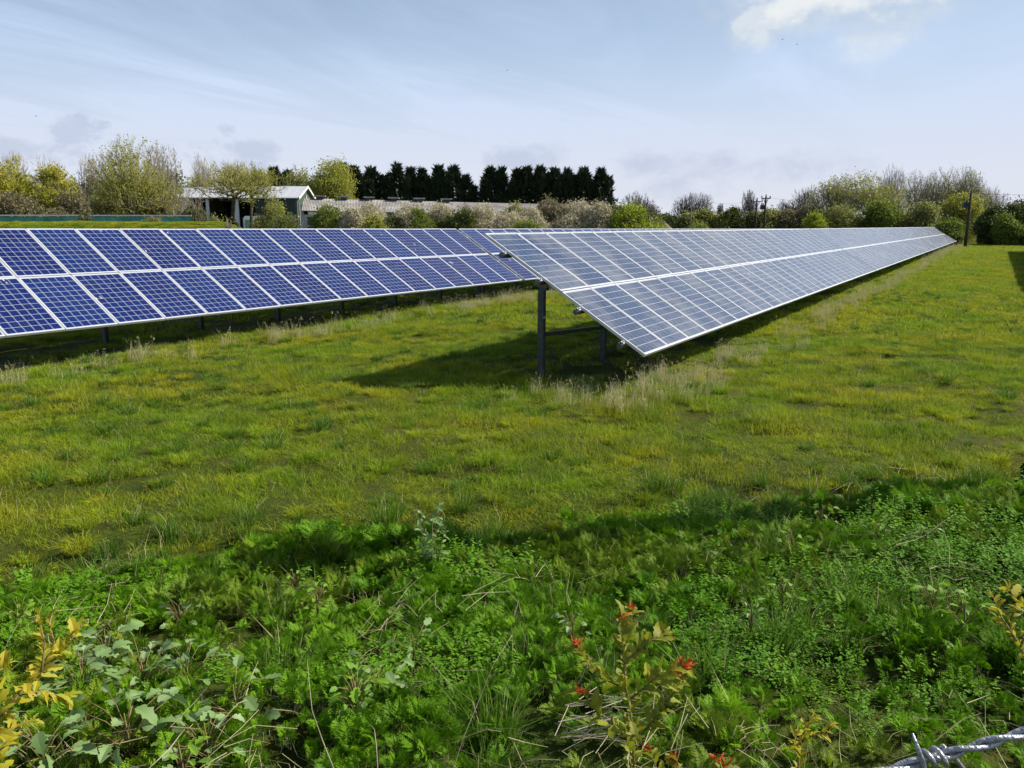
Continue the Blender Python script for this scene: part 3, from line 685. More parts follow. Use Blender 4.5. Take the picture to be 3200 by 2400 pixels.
for i, (a, b, y, D, m, l) in enumerate(hs):
    w_ = (b-a)*0.16+6; T(['bush', 'bush2', 'bush3'][i % 3], a-w_, b+w_, y+(9 if b > 1200 and b < 1720 else 3), D, m, l, cat='bush', name='hedge_bush', group=GB, seed=200+i, dens=2.6 if m is not F_BLOSS else 3.6, leaf=0.13 if m is F_BLOSS else 0.15,
      dome=0.8, twig=M_TWIG if m is not F_BLOSS else M_TWIGB, tiprad=0.35)
# far boundary, middle and right
fs = [('bareA', 1948, 2042, 602, 120, None, 'leafless round tree behind the bright green bush', 'tree', 0), ('bareB', 1990, 2085, 640, 110, F_BROWN, 'twiggy bush right of the bright green bush', 'bush', 0.4),
      ('bareA', 2108, 2176, 606, 190, None, 'left of the two joined leafless tree crowns behind the thin grey pole', 'tree', 0), ('bareB', 2150, 2238, 604, 190, None, 'right of the two joined leafless tree crowns behind the thin grey pole', 'tree', 0),
      ('bareB', 2238, 2264, 638, 190, None, 'smallest leafless tree alone between the two large bare ones', 'tree', 0), ('bareB', 2308, 2368, 596, 185, None, 'upright leafless tree left of the pair of utility poles', 'tree', 0),
      ('bareA', 2428, 2500, 628, 150, None, 'pale twiggy tree right of the transformer pole', 'tree', 0), ('bareA', 2472, 2566, 584, 150, None, 'leafless rounded tree at the left end of the right wood', 'tree', 0)]
for i, (k, a, b, y, D, m, l, c, d) in enumerate(fs):
    w_ = (b-a)*0.12; T(k, a-w_, b+w_, y-4, D, m, l, cat=c, name='bare_tree' if c == 'tree' else 'twiggy_bush', group=GH, seed=300+i, dens=d, twig=M_TWIGD, bark=M_BARK, tw=0.022)
hb = [(2035, 2120, 668, 'hedge bush behind the brown spoil heap', F_DARK), (2105, 2185, 662, 'hedge bush at the foot of the thin grey pole', F_OLIVE), (2170, 2240, 656, 'olive hedge bush under the joined bare crowns', F_OLIVE),
      (2225, 2290, 668, 'hedge bush under the smallest bare tree', F_OLIVE), (2268, 2320, 650, 'pointed dark hedge bush left of the upright bare tree', F_DARK), (2310, 2380, 665, 'hedge bush behind the left utility pole', F_DARK),
      (2365, 2450, 652, 'hedge bush behind the transformer pole', F_OLIVE), (2430, 2520, 655, 'brown hedge bush right of the transformer pole', F_BROWN), (2490, 2590, 640, 'brown hedge bush below the rounded bare tree', F_BROWN)]
for i, (a, b, y, l, m) in enumerate(hb):
    T(['bush2', 'bush'][i % 2], a-10, b+10, y, 135, m, l, cat='bush', name='hedge_bush', group=GH, seed=330+i, dens=2.2, leaf=0.30, dome=0.8, tiprad=0.6)
rs = [('willowB', 2548, 2672, 552, 140, F_OLIVE, 'spreading olive tree at the left side of the right wood', 2.0, 0.2), ('willowC', 2640, 2815, 540, 138, F_WIL, 'broad green rounded tree in the middle of the right wood', 1.7, 0.25),
      ('bareA', 2750, 2835, 516, 155, None, 'tallest leafless tree standing up behind the broad green tree', 0, 0.2), ('bareA', 2800, 2940, 532, 145, F_OLIVE, 'half-bare tree right of the broad green tree', 1.0, 0.18),
      ('willowB', 2885, 3015, 524, 146, F_OLIVE, 'half-bare tree left of the thick utility pole', 1.0, 0.18), ('willowA', 2975, 3078, 526, 142, F_OLIVE, 'tall pale green tree behind the thick utility pole', 1.6, 0.18),
      ('bareA', 3050, 3142, 574, 144, F_BROWN, 'low grey tree at the right end of the wood, against the sky', 0.4, 0.18),
      ('bush', 2560, 2700, 640, 130, F_OLIVE, 'olive undergrowth below the spreading tree', 2.2, 0.28), ('bush2', 2680, 2830, 625, 130, F_GREEN, 'green undergrowth below the broad green tree', 2.2, 0.28),
      ('bush', 2810, 2950, 630, 132, F_OLIVE, 'undergrowth between the broad tree and the thick pole', 2.2, 0.28), ('bush2', 2930, 3090, 600, 136, F_WIL, 'light green leafy mass behind the thick utility pole', 2.0, 0.26),
      ('bush', 2518, 2585, 660, 105, F_BRIGHT, 'small bright green bush before the left end of the right wood', 1.6, 0.17), ('bush2', 2925, 3025, 688, 120, F_GREEN, 'low trimmed green bush left of the thick pole foot', 2.4, 0.2),
      ('bush', 3055, 3165, 645, 128, F_DARK, 'dark bush right of the thick utility pole', 3.0, 0.28), ('bush2', 3120, 3290, 622, 126, F_DARK, 'large dark bush cut by the right edge of the picture', 3.0, 0.28),
      ('bush', 3110, 3200, 668, 122, F_GREEN, 'lighter green bush in front of the large dark one at the right edge', 1.4, 0.24), ('bush', 3260, 3420, 630, 125, F_DARK, 'dark bush beyond the right edge of the picture', 2.5, 0.3)]
for i, (k, a, b, y, D, m, l, d, lf) in enumerate(rs):
    bu = k.startswith('bush'); w_ = 0 if bu else (b-a)*0.20
    T(k, a-w_, b+w_, y, D, m, l, cat='bush' if bu else 'tree', name='bush' if bu else 'tree', group=GTR, seed=360+i, dens=d, leaf=lf, dome=0.8 if bu else 0.12*(d > 1), twig=M_TWIGV if not bu else M_TWIG, tiprad=0.6)
T('bush', 2135, 2222, 690, 95, F_BRIGHT, 'small acid-yellow bush at the foot of the thin grey pole', cat='bush', name='bush', group=GH, seed=390, dens=1.2, leaf=0.15)

# ------------------------------------------------------------------ farm buildings, fence and bank behind the rear row
def hz(x, y, X, Y):      # height of a point above (X, Y) that shows at photo row y
    v = np.array([X, Y, 0.0]); k = (1200-y)/F_PX
    # up.(v,z)/fw.(v,z) = k
    a = up@v; b = fw@v; return CAMZ + (k*b-a)/(up[2]-k*fw[2])
az_d, az_l = R(36), R(126)
dv = Vector((math.cos(az_d), math.sin(az_d), 0)); lv_ = Vector((math.cos(az_l), math.sin(az_l), 0))
B0 = at(931, 694.5, 95); B0.z = 0
GEL = 14.6; GEW = 13.0
ze = hz(0, 617, B0.x, B0.y); pr = B0+dv*GEW/2; zr = hz(0, 586, pr.x, pr.y)
barn = empty('barn', (B0.x, B0.y, 0)); barn.rotation_euler = (0, 0, az_l)
tag(barn, 'large barn with a white sheet roof, green cladding and an open side', 'barn')
# local frame: x along the long side, y negative = depth (dv = -y local)
def bl(x, d, z): return (x, -d, z)
mb = MB()      # gable ends and long walls
for x0, x1 in ((0.0, 0.25), (GEL-0.25, GEL)):
    prof = [Vector(bl(0, 0, 0)), Vector(bl(0, GEW, 0)), Vector(bl(0, GEW, ze-0.1)), Vector(bl(0, GEW/2, zr-0.12)), Vector(bl(0, 0, ze-0.1))]
    mb.prism(prof, (x0, 0, 0), (x1, 0, 0))
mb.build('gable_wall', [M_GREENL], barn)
zb = 3.25
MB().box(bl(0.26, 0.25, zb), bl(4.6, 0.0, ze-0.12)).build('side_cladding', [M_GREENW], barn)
MB().box(bl(0.26, 0.30, 0), bl(4.6, 0.02, zb-0.003)).build('block_wall', [M_BLOCK], barn)
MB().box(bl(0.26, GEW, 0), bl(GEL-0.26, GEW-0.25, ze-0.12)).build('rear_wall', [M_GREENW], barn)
mb = MB()
for x0, w_ in ((6.4, 0.55), (9.6, 0.3), (12.2, 0.3)): mb = MB(); mb.box(bl(x0, 0.35, 0), bl(x0+w_, 0.02, ze-0.12)); mb.build('pillar', [M_WHITE], barn)
mb = MB()
for side in (0, 1):
    a = Vector(bl(0, -0.35 if side == 0 else GEW+0.35, ze-0.13)); b = Vector(bl(0, GEW/2, zr+0.04)); n_ = Vector((0, 0, 0.10))
    mb.prism([a, b, b+n_, a+n_], (-0.3, 0, 0), (GEL+0.3, 0, 0))
rf = mb.build('roof', [M_ROOFW], barn)
mb = MB(); 
for k in range(0, 19):
    x = -0.2+k*0.8; mb.bar((x, 0.33, ze-0.02), (x, -GEW/2+0.1, zr+0.12), 0.05, 0.03)
mb.build('roof_rib', [M_ROOFW], rf)
mb = MB()      # white edge trim of the near gable
mb.bar(bl(-0.33, -0.38, ze-0.10), bl(-0.33, GEW/2, zr+0.08), 0.06, 0.28); mb.bar(bl(-0.33, GEW+0.38, ze-0.10), bl(-0.33, GEW/2, zr+0.08), 0.06, 0.28)
mb.build('barge_board', [M_WHITE], barn)
mb = MB(); mb.box(bl(-0.08, 0.5, 0), bl(-0.003, -0.02, zb-0.05)); mb.build('corner_panel', [M_WHITE], barn)
mb = MB(); mb.box(bl(-0.10, GEW/2+0.20, zr-1.6), bl(-0.01, GEW/2-0.20, zr-0.95)); mb.build('gable_vent', [M_WHITE], barn)
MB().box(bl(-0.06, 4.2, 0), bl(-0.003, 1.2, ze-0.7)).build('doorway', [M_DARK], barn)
MB().box(bl(-0.12, 1.2, 0), bl(-0.002, 0.95, ze-0.6)).build('downpipe', [M_GREYWALL], barn)
# long shed with a corrugated roof
Q0 = at(944, 694.5, 88); Q0.z = 0
az_s = R(-49); sv = Vector((math.cos(az_s), math.sin(az_s), 0)); pv = Vector((-sv.y, sv.x, 0))
SL, SW = 33.0, 7.4
sze = hz(0, 655, Q0.x, Q0.y); q = Q0+pv*SW/2; szr = hz(0, 620.5, q.x, q.y)
shed = empty('long_shed', (Q0.x, Q0.y, 0)); shed.rotation_euler = (0, 0, az_s)
tag(shed, 'long low shed with a weathered corrugated roof and small ridge vents', 'shed')
drop = -0.018
def roofplane():
    n = int(SL/0.16); V = []; F = []
    for i in range(n*2+1):
        x = i*0.08; h = 0.045*(i % 2) + 0.10*(vnoise(x, 0, 0.12, 5)-0.5)
        V += [(x, -0.35, sze-0.1+h+drop*x), (x, SW/2, szr+h*1.0+drop*x), (x, SW+0.35, sze-0.1+h+drop*x), (x, -0.35, sze-0.16+h+drop*x), (x, SW/2, szr-0.06+h+drop*x), (x, SW+0.35, sze-0.16+h+drop*x)]
        if i:
            a, b = (i-1)*6, i*6
            F += [(a, b, b+1, a+1), (a+1, b+1, b+2, a+2), (a+3, a+4, b+4, b+3), (a+4, a+5, b+5, b+4), (a, a+3, b+3, b)]
    return mesh_np('roof', V, F, M_CORR)
rf = obj('roof', roofplane(), shed)
for px in (1000, 1075, 1153, 1230, 1310, 1395):
    v = at(px, 620, 100); # intersect ridge line
    d = ray(px, 620); o = Q0+pv*SW/2; t_ = (d[0]*o.y-d[1]*o.x)/(d[1]*sv.x-d[0]*sv.y); 
    mb = MB(); mb.box((t_-0.32, SW/2-0.3, szr-0.1+drop*t_), (t_+0.32, SW/2+0.3, szr+0.22+drop*t_)); v_ = mb.build('ridge_vent', [M_DARKMETAL], rf)
    mb = MB(); mb.box((t_-0.62, SW/2-0.5, szr+0.224+drop*t_), (t_+0.62, SW/2+0.5, szr+0.36+drop*t_)); mb.build('vent_cap', [M_GREYWALL], rf)
mb = MB(); mb.box((0, 0, 0), (SL, 0.2, sze-0.5)); mb.box((0, SW-0.2, 0), (SL, SW, sze-0.5))
mb.prism([Vector((0, 0.2, 0)), Vector((0, SW-0.2, 0)), Vector((0, SW-0.2, sze-0.3)), Vector((0, SW/2, szr-0.25)), Vector((0, 0.2, sze-0.3))], (0.002, 0, 0), (0.2, 0, 0))
mb.build('wall', [M_GREYWALL], shed)
MB().box((0.55, -0.04, 0), (1.55, -0.003, sze-0.75)).build('door', [M_DARKMETAL], shed)
MB().box((1.7, -0.05, 2.2), (4.6, -0.003, sze-0.62)).build('pale_shutter', [M_WHITE], shed)
MB().box((0.4, -0.10, 2.05), (5.2, -0.003, 2.18)).build('sill', [M_GREYWALL], shed)
# white vehicle with a teal screen beside the barn pillar
v0 = at(796, 694.5, 84); v0.z = 0.0
van = empty('truck', v0); van.rotation_euler = (0, 0, R(-40))
tag(van, 'white cabbed truck with a teal side panel, parked before the white barn', 'truck')
zt = hz(0, 675, v0.x, v0.y); s_ = zt
prof = [Vector((-1.05, 0, 0.7)), Vector((1.05, 0, 0.7)), Vector((1.12, 0, s_*0.62)), Vector((0.95, 0, s_*0.92)), Vector((0.7, 0, s_)), Vector((-0.85, 0, s_)), Vector((-1.02, 0, s_*0.93))]
MB().prism(prof, (0, 0, 0), (0, 3.2, 0)).build('cab', [M_WHITE], van)
MB().poly([(-0.95, -0.012, 1.3), (0.05, -0.012, 1.3), (0.1, -0.012, s_*0.88), (-0.92, -0.012, s_*0.88)]).build('teal_panel', [M_TEALG], van)
MB().poly([(0.2, -0.012, 1.5), (0.88, -0.012, 1.5), (0.85, -0.012, s_*0.80), (0.2, -0.012, s_*0.80)]).build('window', [M_WINDOW], van)
for xx, yy in ((-0.95, 0.5), (0.95, 0.5), (-0.95, 2.6), (0.95, 2.6)):
    MB().tube([(xx-0.12, yy, 0.45), (xx+0.12, yy, 0.45)], 0.45, 18).build('wheel', [M_TYRE], van)
# grassy bank and netted fence
def bank():
    nx_, ny_ = 150, 14; V = []; F = []
    a, b = at(-260, 694, 62), at(742, 694, 47)
    a.z = b.z = 0; d = (b-a); n_ = Vector((-d.y, d.x, 0)).normalized()
    for i in range(nx_):
        f = i/(nx_-1); endf = 1-max(0, (f-0.93)/0.07)**2
        for j in range(ny_):
            g = j/(ny_-1)*2-1; p = a+d*f+n_*(g*3.6)
            h = (2.74+0.07*(float(vnoise(p.x, p.y, 0.5, 9))-0.5))*endf*(1-abs(g)**2.2) + 0.16*(float(vnoise(p.x, p.y, 1.7, 8))-0.5)
            V.append((p.x, p.y, float(gz(p.x, p.y))-0.12+max(h, 0)))
    for i in range(nx_-1):
        for j in range(ny_-1): q = i*ny_+j; F.append((q, q+ny_, q+ny_+1, q+1))
    return mesh_np('bank', V, F, M_BANK, smooth=True)
tag(obj('grass_bank', bank()), kind='structure')
fa, fb = at(-120, 694, 66), at(600, 694, 62); fa.z = fb.z = 0
fz = hz(0, 673, (fa.x+fb.x)/2, (fa.y+fb.y)/2)
fn = empty('netted_fence', fa); dfe = fb-fa; fn.rotation_euler = (0, 0, math.atan2(dfe.y, dfe.x)); Lf = dfe.length
tag(fn, 'long fence hung with teal green netting under a white rail', 'fence')
V = []; F = []
nn = 160
for i in range(nn+1):
    x = Lf*i/nn; y = 0.05*math.sin(x*2.1)+0.04*math.sin(x*5.3)
    V += [(x, y-0.02, 0.3), (x, y*0.5-0.02, fz-0.10), (x, y+0.0, 0.3), (x, y*0.5, fz-0.10)]
    if i: a = (i-1)*4; b = i*4; F += [(a, b, b+1, a+1), (b+2, a+2, a+3, b+3)]
obj('netting', mesh_np('netting', V, F, M_NET), fn)
MB().box((0, -0.06, fz-0.05), (Lf, 0.04, fz+0.04)).build('top_rail', [M_WHITE], fn)
for i in range(14):
    x = Lf*i/13; MB().box((x-0.05, 0.06, 0), (x+0.05, 0.16, fz-0.02)).build('post', [M_GALV], fn)
for i, (a_x, b_x, y_, m_, l_) in enumerate(((232, 296, 668, F_DARK, 'dark twiggy bush against the teal netting, left of the leaning trunk'), (585, 655, 664, F_DARK, 'dark bush at the right end of the teal netting'), (440, 520, 672, F_OLIVE, 'small olive bush against the teal netting, right of the leaning trunk'), (640, 700, 678, F_OLIVE, 'small olive bush between the netting and the barn pillar'))):
    T(['bush2', 'bush3'][i % 2], a_x, b_x, y_, 59, m_, l_, cat='bush', name='bush', group=GTL, seed=240+i, dens=1.0, leaf=0.12, dome=0.5)
# spoil heap
c = at(2062, 700, 105); c.z = 0
V = []; F = []; nr, na = 10, 26
topz = hz(0, 687, c.x, c.y)
for i in range(nr+1):
    for j in range(na):
        th = 2*math.pi*j/na; rr = 3.0*i/nr*(1+0.25*float(vnoise(math.cos(th)*2+5, math.sin(th)*2+5, 1.0, 4)))
        z = topz*(1-i/nr)**0.9*(0.9+0.25*float(vnoise(rr*math.cos(th)+20, rr*math.sin(th)+20, 1.6, 6)))
        V.append((rr*math.cos(th), rr*math.sin(th), z-0.05))
for i in range(nr):
    for j in range(na): F.append((i*na+j, (i+1)*na+j, (i+1)*na+(j+1) % na, i*na+(j+1) % na))
sp = obj('spoil_heap', mesh_np('spoil_heap', V, F, M_RUBBLE), loc=c); tag(sp, 'low brown heap of spoil beside the bright green bush', 'spoil heap')

# ------------------------------------------------------------------ utility poles and wires
GP = 'utility poles along the far boundary'
def pole(xb, xt, yt, D, r0, m, label, arm=0.0, transformer=None, azr=0.3):
    t = at(xt, yt, D); b = Vector((t.x, t.y, float(gz(t.x, t.y))-0.2))
    # the pole leans a little when its foot is not right below its top
    bb = at(xb, 702, D); b.x, b.y = b.x*0.5+bb.x*0.5, b.y*0.5+bb.y*0.5
    root = empty('utility_pole', b); tag(root, label, 'utility pole', GP)
    v = t-b; MB().tube([(0, 0, 0), v*0.5, v], [r0, r0*0.85, r0*0.65], 10).build('pole_shaft', [m], root, True)
    if arm:
        a = Vector((math.sin(YAW+azr), -math.cos(YAW+azr), 0))
        mb = MB(); mb.bar(v-a*arm+Vector((0, 0, -0.25)), v+a*arm+Vector((0, 0, -0.25)), 0.12, 0.12)
        mb.bar(v-a*arm*0.5+Vector((0, 0, -0.3)), v+Vector((0, 0, -1.1)), 0.06, 0.06); mb.bar(v+a*arm*0.5+Vector((0, 0, -0.3)), v+Vector((0, 0, -1.1)), 0.06, 0.06)
        mb.build('cross_arm', [M_DARKMETAL], root)
        for k in (-0.95, 0, 0.95):
            p = v+a*arm*k+Vector((0, 0, -0.19 if k else 0.0)); MB().tube([p, p+Vector((0, 0, 0.12)), p+Vector((0, 0, 0.30))], [0.05, 0.09, 0.04], 8).build('insulator', [M_DARKMETAL], root, True)
    if transformer:
        ty, w_, h_ = transformer; a = Vector((math.sin(YAW), -math.cos(YAW), 0)); tz = at(xt, ty, D).z-b.z
        f = tz/v.z; c_ = v*f - a*(w_/2+r0*0.9); ang = math.atan2(a.y, a.x)
        mt = Matrix.Translation(Vector((c_.x, c_.y, tz))) @ Matrix.Rotation(ang, 4, 'Z')
        mb = MB(); mb.box((-w_/2, -w_*0.35, -h_/2), (w_/2, w_*0.35, h_/2), 0, mt)
        for k in range(6): x = -w_*0.4+k*w_*0.16; mb.box((x-0.02, -w_*0.45, -h_*0.4), (x+0.02, -w_*0.352, h_*0.35), 0, mt)
        tr = mb.build('transformer', [M_DARKMETAL], root)
        for k in (-0.3, 0, 0.3):
            p = mt @ Vector((k*w_, 0, h_/2)); MB().tube([p, p+Vector((0, 0, 0.3))], [0.06, 0.04], 6).build('bushing', [M_DARKMETAL], tr)
    return t
pA = pole(2155, 2163, 607, 112, 0.10, M_WOODGREY, 'thin pale grey utility pole without arms before the joined bare trees')
pB = pole(2357, 2366, 624, 118, 0.17, M_WOODPOLE, 'left of the two utility poles with cross-arms, no box on it', 0.78*1.1)
pC = pole(2385, 2394, 614, 112, 0.18, M_WOODPOLE, 'utility pole with a cross-arm and a dark transformer box', 0.66*1.0, (648, 0.46, 0.55))
pD = pole(3022, 3036, 596, 112, 0.19, M_WOODPOLE, 'thick dark utility pole by the end of the front row', 0, (641, 0.6, 0.65))
def wire(a, b, sag, label):
    pts = [a.lerp(b, k/16)-Vector((0, 0, sag*4*(k/16)*(1-k/16))) for k in range(17)]
    o = MB().tube(pts, 0.011, 4).build('overhead_wire', [M_DARKMETAL]); tag(o, label, 'wire', 'overhead wires between the poles')
e = at(3700, 585, 100)
wire(pD+Vector((0, 0, -0.3)), e, 0.4, 'thin overhead wire leaving the thick pole towards the right edge')
wire(pC+Vector((0, 0, -0.1)), pD+Vector((0, 0, -0.4)), 1.0, 'faint overhead wire from the transformer pole to the thick right pole')
wire(pB+Vector((0, 0, 0.1)), pA+Vector((0, 0, -0.3)), 0.8, 'faint overhead wire from the left armed pole to the thin grey pole')
# birds far up in the sky
def bird(x, y, D, label):
    p = at(x, y, D); mb = MB(); a = math.radians(random.uniform(0, 360))
    mt = Matrix.Rotation(a, 4, 'Z')
    q = lambda v: mt @ Vector(v)
    mb.tube([q((-0.16, 0, 0)), q((-0.05, 0, 0.01)), q((0.08, 0, 0.0)), q((0.17, 0, 0.01))], [0.01, 0.045, 0.04, 0.015], 6)
    for s in (-1, 1): mb._add([q((0.05, 0, 0.02)), q((-0.06, 0, 0.02)), q((-0.03, s*0.17, 0.10)), q((-0.08, s*0.32, 0.03)), q((0.02, s*0.17, 0.11))], [(0, 1, 2), (0, 2, 4), (4, 2, 3)])
    o = mb.build('bird', [M_DARKMETAL]); o.location = p; tag(o, label, 'bird', 'birds flying high over the field')
bird(2445, 123, 170, 'larger of two tiny dark birds below the bright cloud'); bird(2491, 139, 170, 'smaller of two tiny dark birds below the bright cloud')
bird(1585, 220, 170, 'tiny dark bird alone in the middle of the sky'); bird(112, 363, 170, 'tiny dark bird alone above the left trees')

# ------------------------------------------------------------------ ground vegetation
SRC = bpy.data.collections.new('plant_sources')      # not linked to the scene: only instanced
def scatter(name, P, rot, scl, idx, sources, kind='stuff'):
    """one object whose points carry copies of the source plants"""
    cname = name+'_sources'; c = bpy.data.collections.new(cname)
    for i, m in enumerate(sources):
        o = bpy.data.objects.new('%s_source_%02d' % (name, i), m); c.objects.link(o)
    me = bpy.data.meshes.new(name); me.vertices.add(len(P)); me.vertices.foreach_set('co', np.asarray(P, np.float32).ravel())
    for an, typ, val in (('rot', 'FLOAT_VECTOR', rot), ('scl', 'FLOAT_VECTOR', scl)):
        a = me.attributes.new(an, typ, 'POINT'); a.data.foreach_set('vector', np.asarray(val, np.float32).ravel())
    a = me.attributes.new('pick', 'INT', 'POINT'); a.data.foreach_set('value', np.asarray(idx, np.int32))
    o = obj(name, me)
    g = bpy.data.node_groups.new(name, 'GeometryNodeTree')
    g.interface.new_socket('Geometry', in_out='INPUT', socket_type='NodeSocketGeometry'); g.interface.new_socket('Geometry', in_out='OUTPUT', socket_type='NodeSocketGeometry')
    n = g.nodes; l = g.links
    gi = n.new('NodeGroupInput'); go = n.new('NodeGroupOutput'); ci = n.new('GeometryNodeCollectionInfo'); ip = n.new('GeometryNodeInstanceOnPoints')
    ci.inputs['Collection'].default_value = c; ci.inputs['Separate Children'].default_value = True; ci.inputs['Reset Children'].default_value = True
    def attr(nm, dt):
        a = n.new('GeometryNodeInputNamedAttribute'); a.data_type = dt; a.inputs['Name'].default_value = nm; return [x for x in a.outputs if x.enabled][0]
    l.new(gi.outputs[0], ip.inputs['Points']); l.new(ci.outputs[0], ip.inputs['Instance']); ip.inputs['Pick Instance'].default_value = True
    l.new(attr('pick', 'INT'), ip.inputs['Instance Index']); l.new(attr('rot', 'FLOAT_VECTOR'), ip.inputs['Rotation']); l.new(attr('scl', 'FLOAT_VECTOR'), ip.inputs['Scale'])
    l.new(ip.outputs[0], go.inputs[0])
    md = o.modifiers.new('scatter', 'NODES'); md.node_group = g
    tag(o, kind=kind); return o

def blades(n, R0, hmin, hmax, wid, seed, lean=0.45, segs=2, cols=None, clump=0.0):
    """grass: n curved blades on a disc; returns V, F(list of quads+tris)"""
    r = np.random.default_rng(seed)
    a = r.random(n)*6.283; q = R0*np.sqrt(r.random(n)); B = np.stack([q*np.cos(a), q*np.sin(a), np.full(n, -0.03)], 1)
    h = hmin+(hmax-hmin)*r.random(n)**1.4
    if clump:
        B[:, :2] *= clump; 
    d = r.normal(size=(n, 2))*lean + (B[:, :2]/max(R0, .01))*(0.6 if clump else 0.0); tip = np.stack([d[:, 0]*h, d[:, 1]*h, h*np.sqrt(np.clip(1-0.3*(d**2).sum(1), 0.25, 1))], 1)
    phi = r.random(n)*6.283; s = np.stack([np.cos(phi), np.sin(phi), 0*phi], 1)*wid*(0.6+0.8*r.random((n, 1)))/2
    mid = B + tip*0.55*np.array([0.62, 0.62, 1.15]); 
    V = np.stack([B-s, B+s, mid+s*0.8, mid-s*0.8, B+tip], 1).reshape(-1, 3); o = np.arange(n)[:, None]*5
    F = np.concatenate([np.concatenate([o+np.array([[0, 1, 2, 3]])], 1).ravel(), (o+np.array([[3, 2, 4]])).ravel()])
    sizes = np.concatenate([np.full(n, 4), np.full(n, 3)]); return V, F, sizes
G_FIELD = foliage('meadow_grass', ((0.25, 0.40, 0.012), (0.48, 0.44, 0.018), (0.085, 0.21, 0.010), (0.54, 0.49, 0.10)), 0.42, trans=0.40, fine=1.7, rand=0.25, spec=0.06, gmix=0.75)
G_LUSH = foliage('lush_grass', ((0.085, 0.20, 0.012), (0.13, 0.25, 0.014), (0.06, 0.15, 0.012), (0.24, 0.30, 0.06)), 0.6, trans=0.35, fine=3, rand=0.3, spec=0.15)
G_DRY = foliage('dry_grass', ((0.60, 0.53, 0.30), (0.50, 0.45, 0.22), (0.70, 0.64, 0.44), (0.30, 0.28, 0.11)), 0.8, trans=0.3, fine=4, rand=0.6, spec=0.15)
L_FERN = foliage('umbellifer_leaves', ((0.080, 0.24, 0.005), (0.18, 0.39, 0.006), (0.028, 0.115, 0.004), (0.28, 0.41, 0.012)), 1.1, trans=0.26, fine=4.5, rand=0.35, spec=0.14)
L_OLD = foliage('olive_umbellifer_leaves', ((0.12, 0.25, 0.008), (0.20, 0.31, 0.012), (0.05, 0.13, 0.008), (0.30, 0.29, 0.04)), 0.9, trans=0.25, fine=4.5, rand=0.4, spec=0.14)
L_HERB = foliage('herb_leaves', ((0.07, 0.22, 0.006), (0.14, 0.34, 0.008), (0.03, 0.12, 0.005), (0.24, 0.38, 0.04)), 1.4, trans=0.28, fine=5, rand=0.4, spec=0.12)
L_PALE = foliage('pale_lobed_leaves', ((0.22, 0.33, 0.11), (0.31, 0.41, 0.19), (0.15, 0.27, 0.07), (0.12, 0.24, 0.04)), 4.0, trans=0.3, fine=9.0, rand=0.5, spec=0.4)
L_LIME = foliage('lime_lobed_leaves', ((0.20, 0.40, 0.02), (0.26, 0.44, 0.025), (0.14, 0.30, 0.02), (0.12, 0.24, 0.03)), 4.0, trans=0.4, fine=9.0, rand=0.4, spec=0.35)
L_YEL = foliage('yellow_young_leaves', ((0.50, 0.44, 0.020), (0.38, 0.38, 0.022), (0.56, 0.40, 0.020), (0.30, 0.33, 0.03)), 5.0, trans=0.4, fine=20.0, rand=0.5, spec=0.35)
L_OLV = foliage('olive_young_leaves', ((0.33, 0.36, 0.022), (0.22, 0.26, 0.02), (0.42, 0.38, 0.02), (0.16, 0.20, 0.02)), 5.0, trans=0.4, fine=20.0, rand=0.6, spec=0.35)
L_RED = foliage('red_young_leaves', ((0.52, 0.055, 0.015), (0.40, 0.035, 0.012), (0.60, 0.16, 0.02), (0.30, 0.04, 0.01)), 8.0, trans=0.35, fine=20.0, rand=0.4, spec=0.35)
M_STEM = plain('dry_stem', (0.42, 0.36, 0.25), 0.8, 0, 0.3, 12, 0, 0.2)
M_STEMG = plain('brown_green_stem', (0.20, 0.15, 0.06), 0.7, 0, 0.3, 12, 0, 0.2)

def gmesh(name, parts):
    """parts: list of (V, F, sizes, material)"""
    Vs = []; Fs = []; Ss = []; Ms = []; mats = []; o = 0
    for V, F, S, m in parts:
        if m not in mats: mats.append(m)
        Vs.append(V); Fs.append(np.asarray(F)+o); Ss.append(S); Ms.append(np.full(len(S), mats.index(m))); o += len(V)
    return mesh_np(name, np.concatenate(Vs), np.concatenate(Fs), mats, sizes=np.concatenate(Ss), midx=np.concatenate(Ms))
near_src = []
for i in range(6):
    p = [blades(460, 0.30, 0.035, 0.12, 0.0048, 400+i, 0.60) + (G_FIELD,), blades(5, 0.30, 0.08, 0.19, 0.0035, 430+i, 0.5) + (G_DRY,), blades(10, 0.28, 0.12, 0.20, 0.005, 440+i, 0.5)+(G_LUSH,)]
    near_src.append(gmesh('near_grass', p))
tuft_src = []
for i in range(4):
    tuft_src.append(gmesh('tuft', [blades(160, 0.15, 0.12, 0.30, 0.006, 450+i, 0.25, clump=0.55)+(G_LUSH,), blades(14, 0.14, 0.14, 0.34, 0.004, 460+i, 0.35, clump=0.6)+(G_DRY,)]))
mound_src = []
for i in range(5):      # arching tussocks: blades lean outwards over a hump
    r = np.random.default_rng(455+i); V, F, S = blades(230, 0.10, 0.12, 0.26, 0.0060, 456+i, 0.30)
    B = V.reshape(-1, 5, 3); ctr = B[:, 0:2].mean(1); o_ = ctr[:, :2]/0.10; h_ = B[:, 4, 2]
    B[:, 4, :2] += o_*(h_*0.95)[:, None]; B[:, 4, 2] *= 1-0.35*np.minimum(1, (o_**2).sum(1)); B[:, 2:4, :2] += (o_*(h_*0.30)[:, None])[:, None]
    mound_src.append(gmesh('mound', [(B.reshape(-1, 3), F, S, G_FIELD if i < 4 else G_LUSH), blades(3, 0.12, 0.12, 0.24, 0.0040, 465+i, 0.5)+(G_DRY,)]))
far_src = []
